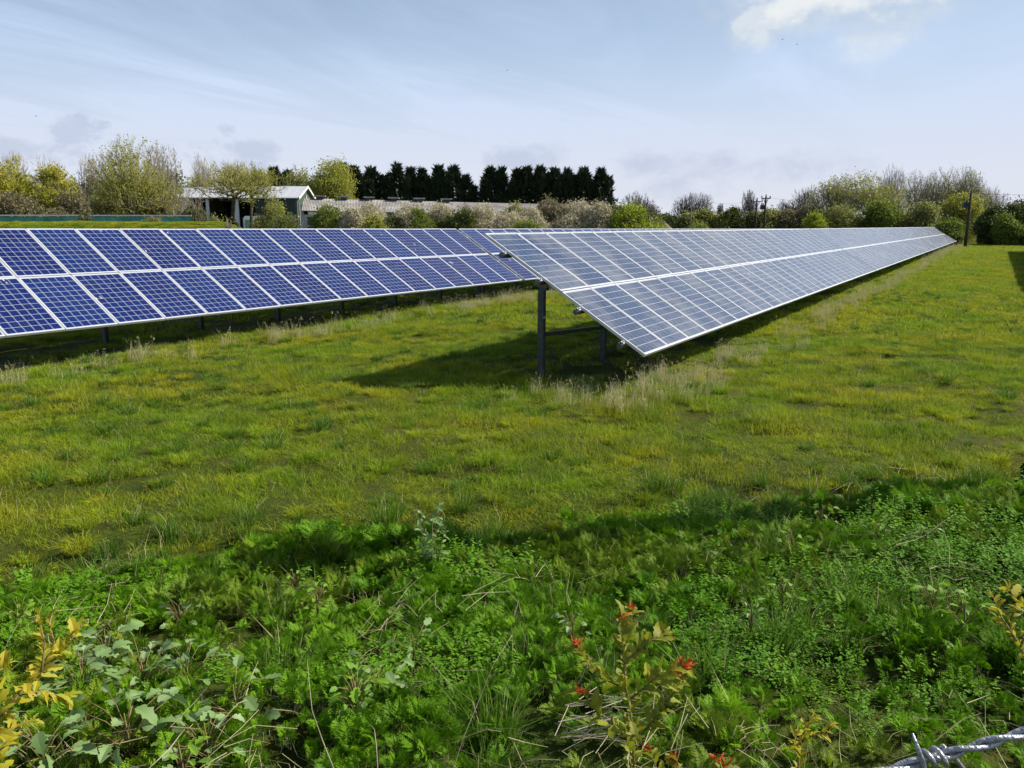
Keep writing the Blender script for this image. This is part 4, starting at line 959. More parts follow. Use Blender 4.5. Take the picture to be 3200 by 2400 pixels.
for i in range(4):
    far_src.append(gmesh('far_grass', [blades(420, 0.8, 0.05, 0.16, 0.016, 470+i, 0.55)+(G_FIELD,), blades(10, 0.8, 0.08, 0.20, 0.010, 480+i, 0.5)+(G_DRY,)]))
dry_src = []
for i in range(4):
    V, F, S = blades(40, 0.20, 0.18, 0.60, 0.0065, 490+i, 0.20); VG, FG_, SG = blades(90, 0.26, 0.08, 0.30, 0.006, 495+i, 0.35)
    r = np.random.default_rng(500+i); T = V[4::5][r.integers(0, 40, 14)]      # seed heads
    C = np.repeat(T, 5, 0)+r.normal(size=(len(T)*5, 3))*0.016; Vh, Fh = cards_np(C, 0.035*(0.6+0.6*r.random(len(C))), r, 0.3, up_bias=0.6)
    dry_src.append(gmesh('dry_tuft', [(V, F, S, G_DRY), (VG, FG_, SG, G_FIELD), (Vh, Fh.ravel(), np.full(len(Fh), 4), G_DRY)]))

def fan_points(step, dmin, dmax, half=41.0, jitter=1.0, seed=0):
    """points on the field inside the viewing fan, a bit wider than the photo"""
    r = np.random.default_rng(seed)
    n = int(dmax*1.5/step)+2; xs = (np.arange(-n, n))*step; X, Y = np.meshgrid(xs, xs)
    X = X.ravel()+(r.random(X.size)-.5)*step*jitter; Y = Y.ravel()+(r.random(Y.size)-.5)*step*jitter
    d = np.hypot(X, Y); a = np.degrees(np.arctan2(Y, X))-30.7; k = (d > dmin) & (d < dmax) & (np.abs(a) < half)
    return X[k], Y[k], r
def occluded(X, Y, m=1.5):      # ground well under the arrays, or behind them, never seen
    b = (Y > 17.2+m) & (X < 8+100) 
    return b
def under_arrays(X, Y, r, keep=0.25):  # grass thinned to bare dark soil, deepening the shade under the panels
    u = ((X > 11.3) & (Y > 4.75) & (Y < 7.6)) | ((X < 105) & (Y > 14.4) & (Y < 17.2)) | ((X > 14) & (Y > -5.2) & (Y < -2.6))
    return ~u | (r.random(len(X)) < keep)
# near field
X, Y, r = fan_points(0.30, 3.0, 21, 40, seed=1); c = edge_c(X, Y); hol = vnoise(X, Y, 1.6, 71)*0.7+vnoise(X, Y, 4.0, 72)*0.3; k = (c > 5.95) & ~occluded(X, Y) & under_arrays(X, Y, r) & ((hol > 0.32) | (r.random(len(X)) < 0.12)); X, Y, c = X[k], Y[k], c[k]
tall = vnoise(X, Y, 1.3, 11)*0.6+vnoise(X, Y, 3.1, 12)*0.5
hs_ = 0.40+2.3*np.clip(tall-0.27, 0, 1)**1.4
P = np.stack([X, Y, gz(X, Y)], 1); n_ = len(X)
scatter('meadow_grass', P, np.stack([r.normal(size=n_)*.06, r.normal(size=n_)*.06, r.random(n_)*6.28], 1), np.stack([np.full(n_, 1.0), np.full(n_, 1.0), hs_], 1), r.integers(0, 6, n_), near_src)
# tussocks sprinkled through it
X, Y, r = fan_points(0.75, 4.5, 42, 40, seed=2); c = edge_c(X, Y); d_ = np.hypot(X, Y)
k = (c > 5.9) & ~occluded(X, Y) & (vnoise(X, Y, 0.35, 13) > 0.52+0.35*r.random(len(X))-0.12*(c < 7.0)); X, Y = X[k], Y[k]; n_ = len(X)
s_ = 0.45+0.5*r.random(n_); scatter('grass_tussocks', np.stack([X, Y, gz(X, Y)], 1), np.stack([r.normal(size=n_)*.08, r.normal(size=n_)*.08, r.random(n_)*6.28], 1), np.stack([s_*1.3, s_*1.3, s_*0.8], 1), r.integers(0, 4, n_), tuft_src)
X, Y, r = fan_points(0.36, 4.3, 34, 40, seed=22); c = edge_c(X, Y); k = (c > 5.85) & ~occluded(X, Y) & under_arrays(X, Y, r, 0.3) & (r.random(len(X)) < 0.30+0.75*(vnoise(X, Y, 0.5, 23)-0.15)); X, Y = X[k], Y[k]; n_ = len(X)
s_ = 0.38+0.55*r.random(n_); scatter('meadow_tussocks', np.stack([X, Y, gz(X, Y)-0.01], 1), np.stack([r.normal(size=n_)*.1, r.normal(size=n_)*.1, r.random(n_)*6.28], 1), np.stack([s_*1.15, s_*1.15, s_*0.85], 1), r.integers(0, 5, n_), mound_src)
# far field, coarser blades
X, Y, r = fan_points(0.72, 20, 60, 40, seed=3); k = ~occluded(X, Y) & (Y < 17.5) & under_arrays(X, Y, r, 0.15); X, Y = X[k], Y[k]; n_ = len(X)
t_ = 0.55+0.9*vnoise(X, Y, 0.8, 14); XF = [X]; YF = [Y]; SF = [np.stack([np.ones(n_), np.ones(n_), t_*0.9], 1)]
X, Y, r2 = fan_points(1.8, 60, 150, 40, seed=4); k = (Y < 7.3) ; X, Y = X[k], Y[k]; n2 = len(X); XF.append(X); YF.append(Y); SF.append(np.stack([np.full(n2, 2.0), np.full(n2, 2.0), 1.0+0.8*vnoise(X, Y, 0.5, 14)], 1))
X = np.concatenate(XF); Y = np.concatenate(YF); n_ = len(X)
scatter('distant_grass', np.stack([X, Y, gz(X, Y)], 1), np.stack([0*X, 0*X, r.random(n_)*6.28], 1), np.concatenate(SF), r.integers(0, 4, n_), far_src)
# dry seeded grass along the low edges of the arrays
def strip(x0, x1, y, spread, step, seed, wave=0.35):
    r = np.random.default_rng(seed); n = int((x1-x0)/step); X = x0+(x1-x0)*r.random(n); 
    keep = vnoise(X, X*0+seed, 0.8, 21) > 0.30*r.random(n)+0.08
    Y = y(X) if callable(y) else np.full(n, y); Y = Y+r.normal(size=n)*spread+wave*(vnoise(X, X*0, 0.6, seed)-0.5); return X[keep], Y[keep], r
XS = []; YS = []; SS = []
for (x0, x1, y, sp, stp, sd, sc) in ((-2, 34, 13.2, 0.20, 0.22, 31, 0.80), (10.6, 14.5, 3.95, 0.28, 0.16, 32, 0.60), (13.5, 60, 3.7, 0.22, 0.26, 33, 0.72), (60, 150, 3.9, 0.4, 0.7, 34, 1.1),
                                   (9.7, 12.4, 4.35, 0.30, 0.10, 35, 0.75), (9.4, 10.9, 5.1, 0.30, 0.10, 38, 0.7)):
    X, Y, r = strip(x0, x1, y, sp, stp, sd); XS.append(X); YS.append(Y); SS.append(sc*(0.55+0.6*r.random(len(X))))
X, Y, r = strip(40, 200, 0.0, 1, 1, 36)
# dry fringe at the far end of the field
r = np.random.default_rng(37); th = np.radians(-9+13*r.random(700)); D = 138+6*r.random(700); XS.append(D*np.cos(th)); YS.append(D*np.sin(th)); SS.append(1.4+0.8*r.random(700))
X = np.concatenate(XS); Y = np.concatenate(YS); S_ = np.concatenate(SS); n_ = len(X)
r = np.random.default_rng(39); scatter('dry_seeded_grass', np.stack([X, Y, gz(X, Y)], 1), np.stack([r.normal(size=n_)*.1, r.normal(size=n_)*.1, r.random(n_)*6.28], 1), np.stack([S_*1.1, S_*1.1, S_], 1), r.integers(0, 4, n_), dry_src)
# bank top grass
r = np.random.default_rng(41); n_ = 2600; a_, b_ = at(-260, 694, 62), at(742, 694, 47); f = r.random(n_); nrm = Vector((-(b_-a_).y, (b_-a_).x, 0)).normalized()
g_ = (r.random(n_)*2-1)*0.62; X = a_.x+(b_.x-a_.x)*f+nrm.x*g_*3.6; Y = a_.y+(b_.y-a_.y)*f+nrm.y*g_*3.6; ef = 1-np.clip((f-0.93)/0.07, 0, 1)**2
scatter('bank_grass', np.stack([X, Y, gz(X, Y)-0.14+2.72*ef*(1-np.abs(g_)**2.2)], 1), np.stack([0*X, 0*X, r.random(n_)*6.28], 1), np.stack([np.full(n_, .8)]*2+[0.35+0.4*vnoise(X, Y, 0.5, 3)], 1), r.integers(0, 4, n_), far_src)

# ---- the weedy margin: finely cut umbellifer leaves
def frond(r, L, droop=0.5):
    """bipinnate leaf as thin lobes; local x along the leaf, z up"""
    T = []; n = 8
    def pt(t): return np.array([L*t, 0, L*(0.42*t-droop*0.62*t*t)])
    T.append([pt(0)+[0, -.0012, 0], pt(0)+[0, .0012, 0], pt(1)])
    for i in range(n):
        t = 0.28+0.70*i/(n-1); p = pt(t); pl = L*0.46*(1-((t-0.28)/0.80))**0.8+L*0.03
        for s in (-1, 1):
            dr = np.array([0.50, s*0.86, -0.10+0.1*r.normal()]); m = 5 if i < 4 else 3 if i < 6 else 1
            T.append([p, p+dr*pl*0.5+[0.003, 0, 0], p+dr*pl])
            for j in range(m):
                u = 0.30+0.6*j/max(m-1, 1); q = p+dr*pl*u; sl_ = pl*0.34*(1.1-u)+0.003
                for s2 in (-1, 1):
                    d2 = np.array([0.5*s2*0.9+0.45, s*(0.5-0.62*s2), 0.08*r.normal()]); w_ = np.array([-d2[1], d2[0], 0])*0.26
                    T.append([q-w_*sl_*0.2, q+d2*sl_*0.5+w_*sl_, q+d2*sl_]); T.append([q-w_*sl_*0.2, q+d2*sl_, q+d2*sl_*0.5-w_*sl_])
    return np.array(T, float)
def umbel_plant(seed, nf, L, mat_):
    r = np.random.default_rng(seed); A = []
    for i in range(nf):
        a = 6.283*i/nf+r.normal()*0.3; e = r.uniform(0.25, 1.15); l_ = L*r.uniform(0.65, 1.1); f = frond(r, l_, r.uniform(0.35, 0.8)).reshape(-1, 3)
        ca, sa, ce, se = math.cos(a), math.sin(a), math.cos(e), math.sin(e)
        tw_ = r.normal()*0.4; f = f @ np.array([[1, 0, 0], [0, math.cos(tw_), math.sin(tw_)], [0, -math.sin(tw_), math.cos(tw_)]])
        x, y, z = f[:, 0]*ce-f[:, 2]*se, f[:, 1], f[:, 0]*se+f[:, 2]*ce
        A.append(np.stack([x*ca-y*sa, x*sa+y*ca, z+r.uniform(-.02, .05)], 1))
    V = np.concatenate(A); F = np.arange(len(V)); return (V, F, np.full(len(V)//3, 3), mat_)
fern_src = [gmesh('umbellifer', [umbel_plant(600+i, 11, 0.155, L_FERN if i < 5 else L_OLD), blades(16, 0.10, 0.08, 0.20, 0.004, 620+i, 0.5)+(G_DRY if i % 3 == 0 else G_LUSH,)]) for i in range(7)]
def nettle(seed):
    r = np.random.default_rng(seed); V = []; F = []; o = 0
    for s_ in range(5):
        bx, by = r.normal(size=2)*0.05; hh = 0.10+0.14*r.random(); lx, ly = r.normal(size=2)*0.05
        for j in range(9):
            f = (j+1)/9; a = j*1.57+r.normal()*0.3; l_ = 0.055*(1.15-0.6*f)*r.uniform(.7, 1.2); n = 5; dz = r.uniform(-.5, .1)
            c_, s2 = math.cos(a), math.sin(a); p = np.array([bx+lx*f, by+ly*f, hh*f])
            for i in range(n):
                t = i/(n-1); w_ = l_*0.30*math.sin(math.pi*(0.1+0.88*t))*(1 if i % 2 else 0.72)
                m_ = p+np.array([c_*l_*t, s2*l_*t, dz*l_*t*t]); V += [m_+np.array([-s2*w_, c_*w_, 0.2*w_]), m_, m_+np.array([s2*w_, -c_*w_, 0.2*w_])]
                if i: b_ = o+3*i; F += [b_-3, b_-2, b_+1, b_, b_-2, b_-1, b_+2, b_+1]
            o += 3*n
    return (np.array(V), np.array(F), np.full(len(F)//4, 4))
fern_src += [gmesh('leafy_herb', [nettle(640+i)+((L_FERN, L_HERB, L_HERB)[i],)]) for i in range(3)]
X, Y, r = fan_points(0.083, 1.3, 10.5, 47, seed=5); c = edge_c(X, Y)
dens_ = sstep(6.15, 5.7, c)*(0.55+0.6*vnoise(X, Y, 1.1, 15)); k = (r.random(len(X)) < dens_) & (c > 0.6); X, Y, c = X[k], Y[k], c[k]; n_ = len(X)
hm = vnoise(X, Y, 0.9, 16)*0.6+vnoise(X, Y, 2.4, 17)*0.5; s_ = (0.45+0.5*r.random(n_))*(0.55+0.85*hm)*(0.75+0.35*sstep(3.2, 5.5, c))
zoff = 0.16*hm*sstep(2.0, 4.0, c); idx_ = np.where(vnoise(X, Y, 0.8, 18)+0.3*r.random(n_) > 0.86, r.integers(5, 7, n_), np.where(vnoise(X, Y, 1.4, 28)+0.35*r.random(n_) > 0.82, r.integers(7, 10, n_), r.integers(0, 5, n_)))
hole = (vnoise(X, Y, 1.25, 19)*0.65+vnoise(X, Y, 3.2, 29)*0.35) < 0.315; k = ~hole | (r.random(n_) < 0.20)
scatter('umbellifer_undergrowth', np.stack([X, Y, gz(X, Y)+zoff], 1)[k], np.stack([r.normal(size=n_)*.18, r.normal(size=n_)*.18, r.random(n_)*6.28], 1)[k], np.stack([s_, s_, s_*1.05], 1)[k], idx_[k], fern_src)
# rough grass tufts within the margin and along its outer edge
X, Y, r = fan_points(0.42, 1.8, 11, 45, seed=6); c = edge_c(X, Y); k = (c < 6.7) & (c > 0.8) & (vnoise(X, Y, 0.7, 20)+0.5*sstep(5.2, 6.1, c) > 0.50+0.35*r.random(len(X))); X, Y = X[k], Y[k]; n_ = len(X)
s_ = 0.7+0.6*r.random(n_); scatter('rough_margin_grass', np.stack([X, Y, gz(X, Y)], 1), np.stack([r.normal(size=n_)*.15, r.normal(size=n_)*.15, r.random(n_)*6.28], 1), np.stack([s_, s_, s_*0.95], 1), r.integers(0, 4, n_), tuft_src)
# scattered straw and dead stalks on the ground
straw = []
for i in range(3):
    r = np.random.default_rng(700+i); n = 26; P0 = np.stack([r.normal(size=n)*.16, r.normal(size=n)*.16, 0.02+0.10*r.random(n)], 1); d = r.normal(size=(n, 3))*[1, 1, .22]; d /= np.linalg.norm(d, axis=1, keepdims=True)
    L_ = 0.08+0.22*r.random((n, 1)); mid = P0+d*L_*0.5+r.normal(size=(n, 3))*0.015; P2 = P0+d*L_
    V1, F1 = tubes_np(P0, mid, np.full(n, .0016), np.full(n, .0014), 3); V2, F2 = tubes_np(mid, P2, np.full(n, .0014), np.full(n, .0007), 3)
    straw.append(gmesh('straw', [(V1, F1.ravel(), np.full(len(F1), 4), G_DRY), (V2, F2.ravel(), np.full(len(F2), 4), G_DRY)]))
X, Y, r = fan_points(0.30, 1.4, 8.5, 46, seed=7); c = edge_c(X, Y); k = (c < 6.2) & (c > 0.7) & (r.random(len(X)) < 0.10+0.75*sstep(3.0, 2.2, c)*vnoise(X, Y, 1.2, 24)); X, Y, c = X[k], Y[k], c[k]; n_ = len(X)
scatter('dead_stalks', np.stack([X, Y, gz(X, Y)+0.04+0.10*r.random(n_)], 1), np.stack([r.normal(size=n_)*.25, r.normal(size=n_)*.25, r.random(n_)*6.28], 1), np.stack([0.6+0.6*r.random(n_)]*3, 1), r.integers(0, 3, n_), straw)

# ------------------------------------------------------------------ foreground plants, post and wire
def leaf_shape(r, L, W, lob=5, depth=0.3, curl=0.25, fold=0.2):
    """one toothed or lobed blade as a strip of quads, base at the origin, pointing along +x"""
    n = 16; V = []; F = []; ph = r.random(); jag = r.random(n+1)*0.22
    for i in range(n+1):
        t = i/n; w_ = W*0.5*math.sin(math.pi*min(1, t*0.93+0.07))**0.75*(1-depth*0.5*(1+math.cos(t*lob*2*math.pi))*(0.3+0.7*math.sin(math.pi*t)))*(1-jag[i]*(i % 2))
        z = L*curl*(t-t*t*1.6)
        V += [(L*t, -w_, z+fold*w_), (L*t, 0, z), (L*t, w_, z+fold*w_)]
        if i: a = (i-1)*3; b = i*3; F += [(a, a+1, b+1, b), (a+1, a+2, b+2, b+1)]
    return np.array(V), np.array(F)
def put(V, d, p, roll=0.0):
    """rotate the +x axis to direction d and move to p"""
    q = Vector(d).normalized().to_track_quat('X', 'Z').to_matrix(); m = np.array(q @ Matrix.Rotation(roll, 3, 'X'))
    return V @ m.T + np.array(p)
class GB_:
    def __init__(s): s.V = []; s.F = []; s.n = 0
    def add(s, V, F): s.V.append(V); s.F.append(F+s.n); s.n += len(V)
    def build(s, name, m, parent): return obj(name, mesh_np(name, np.concatenate(s.V), np.concatenate(s.F), m), parent)
def ground_at(x, y, lift=0.0):
    """where the sight line through photo pixel (x, y) meets the terrain"""
    d = ray(x, y); lo, hi = 0.3, 60.0
    for _ in range(50):
        m = (lo+hi)/2; p = d*m
        if CAMZ+p[2] > float(gz(p[0], p[1]))+lift: lo = m
        else: hi = m
    p = d*lo; return Vector((p[0], p[1], CAMZ+p[2]))

# lobed-leaf weeds growing through the undergrowth
GW = 'broad-leaved weeds in the margin'
def weed(x, y, D, label, nleaf=12, L=0.13, m=L_PALE, seed=0, hgt=0.16, lobn=3, depth=0.42):
    r = np.random.default_rng(seed); p = ground_at(x, y, 0.24); b = Vector((p.x, p.y, float(gz(p.x, p.y)))); top = 0.26; L = L*0.64; nleaf = int(nleaf*1.9)
    root = empty('broad_leaved_weed', b); tag(root, label, 'weed', GW)
    st = MB()
    lf = GB_()
    for i in range(nleaf):
        a = 2.4*i+r.normal()*0.4; e = r.uniform(0.15, 0.9); z0 = top*(0.35+0.6*r.random()); reach = L*r.uniform(0.4, 1.9)
        q = Vector((math.cos(a)*reach, math.sin(a)*reach, z0+0.05)); q0 = Vector((0, 0, max(z0-0.06, 0.0)))
        st.tube([q0, q0.lerp(q, 0.5)+Vector((0, 0, 0.02)), q], [0.0022, 0.002, 0.0016], 5)
        l_ = L*r.uniform(0.6, 1.15); V, F = leaf_shape(r, l_, l_*r.uniform(.60, .85), lobn, depth, r.uniform(-.1, .5), r.uniform(0.05, 0.5))
        d = Vector((math.cos(a), math.sin(a), r.uniform(-.55, .45))); lf.add(put(V, d, q, r.normal()*0.5), F)
    st.tube([(0, 0, -0.03), (0.005, 0, top*0.6), (0, 0.004, top*0.98)], [0.005, 0.004, 0.002], 6)
    st.build('stalk', [M_STEMG], root, True); lf.build('leaves', m, root)
W_ = [(330, 2010, 2.75, 'pale grey-green weed high in the left leafy cluster', 14, .12, L_PALE), (250, 2080, 2.55, 'pale weed just right of the yellow shrub at the left edge', 12, .12, L_PALE), (440, 2060, 2.65, 'pale weed with large curled leaf, centre of the left cluster', 12, .13, L_PALE),
      (580, 2060, 2.65, 'pale weed at the right side of the left cluster', 9, .11, L_PALE), (390, 2240, 2.25, 'largest pale toothed-leaf weed low in the left cluster', 12, .15, L_PALE), (120, 2290, 2.15, 'weed with an arched blue-green leaf at the bottom left', 8, .13, L_PALE),
      (640, 2270, 2.2, 'weed with downturned pale leaves, lower right of the left cluster', 8, .11, L_PALE), (730, 2150, 2.4, 'single-stemmed pale weed between the left cluster and the dark-leaved clump', 7, .12, L_PALE), (560, 1900, 3.1, 'small pale weed above the left cluster', 9, .08, L_PALE),
      (560, 2330, 2.1, 'yellowish-green weed at the bottom left centre', 7, .09, L_LIME), (1110, 2140, 2.45, 'dark-centred leafy clump in the lower middle', 16, .10, L_LIME), (1180, 2090, 2.55, 'pale leaves rising right of the dark-centred clump', 7, .10, L_PALE),
      (920, 1800, 3.35, 'bright weed with many small rounded leaves left of the tall pale weed', 18, .07, L_LIME), (990, 1850, 3.25, 'lime weed just below the small-leaved bright weed', 10, .08, L_LIME), (60, 1900, 3.0, 'bluish-green weed above the yellow shrub at the left edge', 12, .09, L_LIME),
      (1290, 1990, 2.75, 'weed with two tall narrow pale leaves beside the long grass clump', 5, .09, L_PALE), (2920, 1850, 3.2, 'lime weed with star-shaped leaves at the right', 9, .11, L_LIME), (3020, 1890, 3.1, 'second lime weed, nearer the right edge', 8, .10, L_LIME),
      (2450, 1820, 3.3, 'small lime weed alone right of centre', 5, .09, L_LIME), (2760, 1640, 4.1, 'leafy weed at the outer edge of the margin, right side', 14, .10, L_LIME), (2570, 1600, 4.3, 'weed by the dark shadow line, right of centre', 12, .10, L_LIME),
      (2880, 1660, 4.1, 'weed with a reddish-pale leaf near the right shadow line', 8, .09, L_PALE), (2480, 1680, 4.0, 'tall dark leafy weed below the shadow line', 12, .09, L_LIME), (1790, 1920, 2.9, 'pale-leaved weed above the red-tipped shrub', 7, .07, L_PALE),
      (2350, 1890, 3.0, 'small pale weed at the upper right of the red-tipped shrub', 6, .06, L_PALE)]
for i, (x, y, D, l, nl, L, m) in enumerate(W_): weed(x, y, D, l, nl, L, m, 800+i)
# the tall pale weed standing on the margin's outer edge
r = np.random.default_rng(880); b = ground_at(1350, 1800, 0.1); b.z = float(gz(b.x, b.y)); ht = 0.62
root = empty('tall_pale_weed', b); tag(root, 'tall pale-leaved weed standing up across the shadow line in the middle', 'weed', GW)
st = MB(); lf = GB_()
for s_i in range(5):
    a = s_i*1.3; o = Vector((math.cos(a)*0.10, math.sin(a)*0.10, ht*(0.7+0.3*r.random()) if s_i else ht)); st.tube([(0, 0, -.02), o*0.5+Vector((0, 0, 0.03)), o], [0.004, 0.003, 0.0015], 5)
    for j in range(26):
        f = 0.2+0.8*r.random(); q = o*f; V, F = leaf_shape(r, r.uniform(.03, .075), r.uniform(.02, .045), 3, .3, .3, .2); lf.add(put(V, r.normal(size=3)*[1, 1, .5], q, r.normal()), F)
st.build('stalk', [M_STEMG], root, True); lf.build('leaves', L_PALE, root)

# young shrub shoots: thing > stems, leaves, red tips
GS = 'yellow-leaved shrub shoots along the fence'
def shrub(label, stems, D, seed, mleaf, red=True, ls=0.045, nper=9, tipn=13, lw=(.45, .7)):
    """stems: list of photo-pixel polylines; each gets its own depth around D"""
    r = np.random.default_rng(seed); base = None; P = []
    for k, pl in enumerate(stems):
        P.append([at(x, y, D + (0.10*math.sin(k*2.1)+0.03*i)) for i, (x, y) in enumerate(pl)])
    b = P[0][0].copy(); g0 = float(gz(b.x, b.y)); root = empty('shrub_shoot', (b.x, b.y, g0)); tag(root, label, 'shrub', GS); off = Vector((b.x, b.y, g0))
    st = MB(); lf = GB_(); rd = GB_()
    for k, pts in enumerate(P):
        loc = [p-off for p in pts]
        if k == 0: loc = [Vector((0.02, 0.0, -0.05))]+loc
        n = len(loc); st.tube(loc, [0.0045*(1-0.75*i/(n-1))*(1 if k == 0 else 0.65) for i in range(n)], 6)
        for i in range(1 if k else 1, n):
            a_, b_ = loc[i-1], loc[i]; seg = (b_-a_); m = max(3, int(seg.length/0.0062*nper/9))
            if k == 0 and i == 1: continue
            for j in range(m):
                q = a_.lerp(b_, (j+r.random())/m); dr = Vector(r.normal(size=3)); dr = (dr-seg.normalized()*dr.dot(seg.normalized())).normalized()
                dr = (dr*0.9+seg.normalized()*0.6+Vector((0, 0, 0.15))).normalized(); l_ = ls*r.uniform(.45, 1.25)
                V, F = leaf_shape(r, l_, l_*r.uniform(*lw), 3, 0.42, r.uniform(0, .5), r.uniform(.1, .6)); lf.add(put(V, dr, q, r.normal()*0.6), F)
        tip = loc[-1]; dd = (loc[-1]-loc[-2]).normalized()
        for j in range(tipn if red else 4):
            dr = (dd+Vector(r.normal(size=3))*0.75).normalized(); l_ = ls*r.uniform(.35, .75)
            V, F = leaf_shape(r, l_, l_*0.32, 3, 0.4, 0.3, .5); (rd if red else lf).add(put(V, dr, tip+Vector(r.normal(size=3))*0.003, r.normal()), F)
    st.build('stem', [M_STEMG], root, True); lf.build('leaves', mleaf, root)
    if red: rd.build('red_tips', L_RED, root)
shrub('young shrub with red shoot tips and olive leaves in the lower middle right', [[(1985, 2480), (1975, 2260), (1955, 2140), (1945, 2020), (1970, 1910)], [(1970, 2185), (2080, 2130), (2110, 2105)], [(1970, 2185), (2060, 2110), (2130, 2085)],
      [(1960, 2060), (2050, 1990), (2075, 1985)], [(1950, 2150), (1860, 2110), (1805, 2020)], [(1985, 2300), (1890, 2260), (1820, 2165)], [(1955, 2020), (1930, 1950), (1945, 1925)], [(1990, 2310), (2060, 2230), (2090, 2190), (2150, 2085)], [(1990, 2330), (1985, 2310), (1975, 2290)]], 2.0, 900, L_OLV, True, 0.045, 8)
shrub('yellow-leaved shrub shoots at the lower left edge', [[(-20, 2500), (-10, 2250), (60, 2170), (130, 2100), (170, 2010), (150, 1935)], [(60, 2170), (170, 2060), (230, 1990), (262, 1950)], [(-10, 2250), (-30, 2120), (30, 2070)], [(60, 2170), (140, 2160), (205, 2180)], [(-10, 2300), (40, 2280), (95, 2250)], [(-10, 2350), (40, 2310), (50, 2300)], [(130, 2100), (140, 2010), (120, 1930)]], 1.75, 901, L_YEL, False, 0.034, 8)
shrub('yellow shrub shoot at the right edge beside the lime weeds', [[(3260, 2200), (3190, 2020), (3130, 1930), (3105, 1870)], [(3150, 1960), (3180, 1880), (3150, 1835)], [(3190, 2020), (3215, 1950), (3200, 1890)]], 2.2, 902, L_YEL, False, 0.036, 6)
shrub('small yellow-orange shrub shoot left of the barbed wire', [[(2490, 2560), (2495, 2380), (2505, 2300), (2545, 2240)], [(2505, 2310), (2570, 2290), (2590, 2265)], [(2500, 2360), (2480, 2330), (2490, 2290)]], 1.9, 903, L_YEL, False, 0.030, 7)
shrub('low olive shrub shoots with red tips at the bottom edge, right of the straw', [[(2160, 2560), (2140, 2450), (2110, 2380)], [(2150, 2480), (2220, 2410), (2240, 2370)], [(2150, 2480), (2060, 2420), (2030, 2350)], [(2160, 2500), (2250, 2440), (2265, 2395)]], 1.85, 904, L_OLV, True, 0.042, 8)
# tall dry stems
GD = 'single dry stems in the foreground'
def dry_stem(pl, D, label, rad=0.0018, seed=0):
    pts = [at(x, y, D+0.04*i) for i, (x, y) in enumerate(pl)]; b = pts[0].copy(); b.z = float(gz(b.x, b.y)); o = MB()
    loc = [Vector((0, 0, -0.02))]+[p-b for p in pts]; o.tube(loc, [rad*(1-0.7*i/(len(loc)-1)) for i in range(len(loc))], 5)
    o_ = o.build('dry_stem', [M_STEM], None, True); o_.location = b; tag(o_, label, 'dry stem', GD)
dry_stem([(1050, 2420), (1010, 2320), (975, 2220), (965, 2120), (960, 2060)], 1.95, 'long dry stem curving up at the lower middle left')
dry_stem([(1410, 2420), (1450, 2300), (1500, 2180), (1540, 2080), (1600, 1985)], 2.0, 'long thin dry stem arching right in the lower middle')
dry_stem([(455, 2410), (530, 2340), (560, 2300), (578, 2278)], 1.95, 'pale dry twig slanting up among the pale weeds', 0.0022)
dry_stem([(1180, 2400), (1176, 2330), (1170, 2280), (1155, 2262)], 1.95, 'short hooked dry stem at the bottom, right of the dark-centred clump')
dry_stem([(2110, 2360), (2120, 2290), (2150, 2230)], 2.0, 'thin pale stem right of the red-tipped shrub')
dry_stem([(1960, 2440), (1963, 2380), (1968, 2320)], 1.9, 'pale upright stem below the red-tipped shrub', 0.0026)
# pile of bleached stalks
r = np.random.default_rng(950); b = ground_at(1835, 2372); V_ = []; F_ = []; n = 30
P0 = np.stack([r.normal(size=n)*.10, r.normal(size=n)*.06, 0.15+0.07*r.random(n)], 1); dn = np.array([rt[0], rt[1], 0.25])+r.normal(size=(n, 3))*[.6, .6, .3]; dn /= np.linalg.norm(dn, axis=1, keepdims=True)
P1 = P0+dn*(0.10+0.16*r.random((n, 1))); V, F = tubes_np(P0, P1, np.full(n, .0022), np.full(n, .0014), 4)
o = obj('straw_pile', mesh_np('straw_pile', V, F, M_STEM), loc=b); tag(o, kind='stuff')

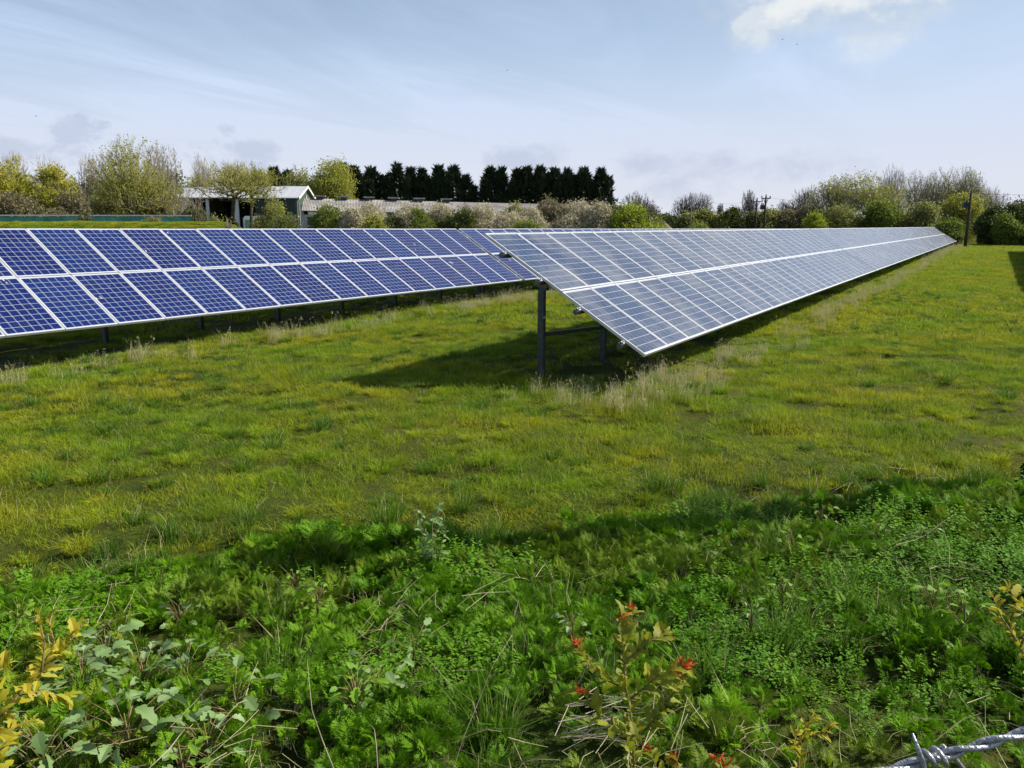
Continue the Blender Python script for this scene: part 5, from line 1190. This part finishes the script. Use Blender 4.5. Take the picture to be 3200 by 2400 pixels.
# ivy-clad post at the right edge
pb = Vector((9.02, -0.80, float(gz(9.02, -0.80))-0.1)); HP = 6.8
ip_ = empty('ivy_clad_post', pb); tag(ip_, 'dark ivy-clad post cut by the right edge, throwing the long shadow over the grass', 'post')
MB().tube([(0, 0, 0), (0.01, 0, HP*0.5), (0, 0.01, HP)], [0.10, 0.09, 0.08], 12).build('post_shaft', [M_WOODPOLE], ip_, True)
r = np.random.default_rng(960); n = 9000; z = HP*r.random(n)**0.9; th = r.random(n)*6.283; lump = 0.11+0.10*vnoise(th*1.2, z*1.1, 1.0, 61)+0.05*r.random(n)+0.20*np.exp(-(z/0.55)**2)*(0.5+vnoise(th*2, z*3, 1.0, 62))
C = np.stack([lump*np.cos(th), lump*np.sin(th), z], 1); V, F = cards_np(C, 0.075*(0.6+0.8*r.random(n)), r, 0.85); obj('ivy', mesh_np('ivy', V, F, F_IVY), ip_)

# barbed wire close to the lens, lower right
wa, wb = at(2715, 2425, 0.30), at(3235, 2282, 0.335)
wdir = (wb-wa).normalized(); w0 = wa-wdir*0.9; w1 = wb+wdir*1.6
bw = empty('barbed_wire', w0); tag(bw, 'strand of twisted galvanised barbed wire in the lower right corner', 'barbed wire')
LW = (w1-w0).length; qa = wdir.cross(Vector((0, 0, 1))).normalized(); qb = wdir.cross(qa)
pitch = 0.030; rs_ = 0.00112; rr_ = 0.00118
ph0 = 0.6
for k in (0, 1):
    pts = []; N = int(LW/pitch*14)
    for i in range(N+1):
        s = LW*i/N; a = 2*math.pi*s/pitch+math.pi*k+ph0; sag = -0.00*s
        pts.append(wdir*s+qa*rr_*math.cos(a)+qb*rr_*math.sin(a))
    MB().tube(pts, rs_, 10).build('strand', [M_WIRE], bw, True)
sb0 = (at(2925, 2360, 0.31)-w0).dot(wdir)
for kk in range(-6, 12):
    s0 = sb0+kk*0.102
    if s0 < 0.02 or s0 > LW-0.02: continue
    pts = []; turns = 2.6; n = 60; a0 = kk*2.4
    for i in range(n+1):
        a = a0+turns*2*math.pi*i/n; s = s0+0.0105*(i/n-0.5); pts.append(wdir*s+(qa*math.cos(a)+qb*math.sin(a))*0.0032)
    t0 = (pts[0]-pts[1]).normalized(); t1 = (pts[-1]-pts[-2]).normalized()
    up_v = Vector((0, 0, 1)); e0 = (Vector(up*1.0)-Vector(rt)*0.25-wdir*0.10).normalized() if kk == 0 else t0
    e1 = (-Vector(up)*0.8+Vector(rt)*0.75).normalized() if kk == 0 else t1
    pre = [pts[0]+e0*0.0135, pts[0]+e0*0.007, pts[0]+e0*0.0015]; post = [pts[-1]+e1*0.0015, pts[-1]+e1*0.009, pts[-1]+e1*0.018]
    MB().tube(pre+pts+post, [0.0004, 0.0009, 0.00095]+[0.00095]*len(pts)+[0.00095, 0.0009, 0.0004], 8).build('barb', [M_WIRE], bw, True)
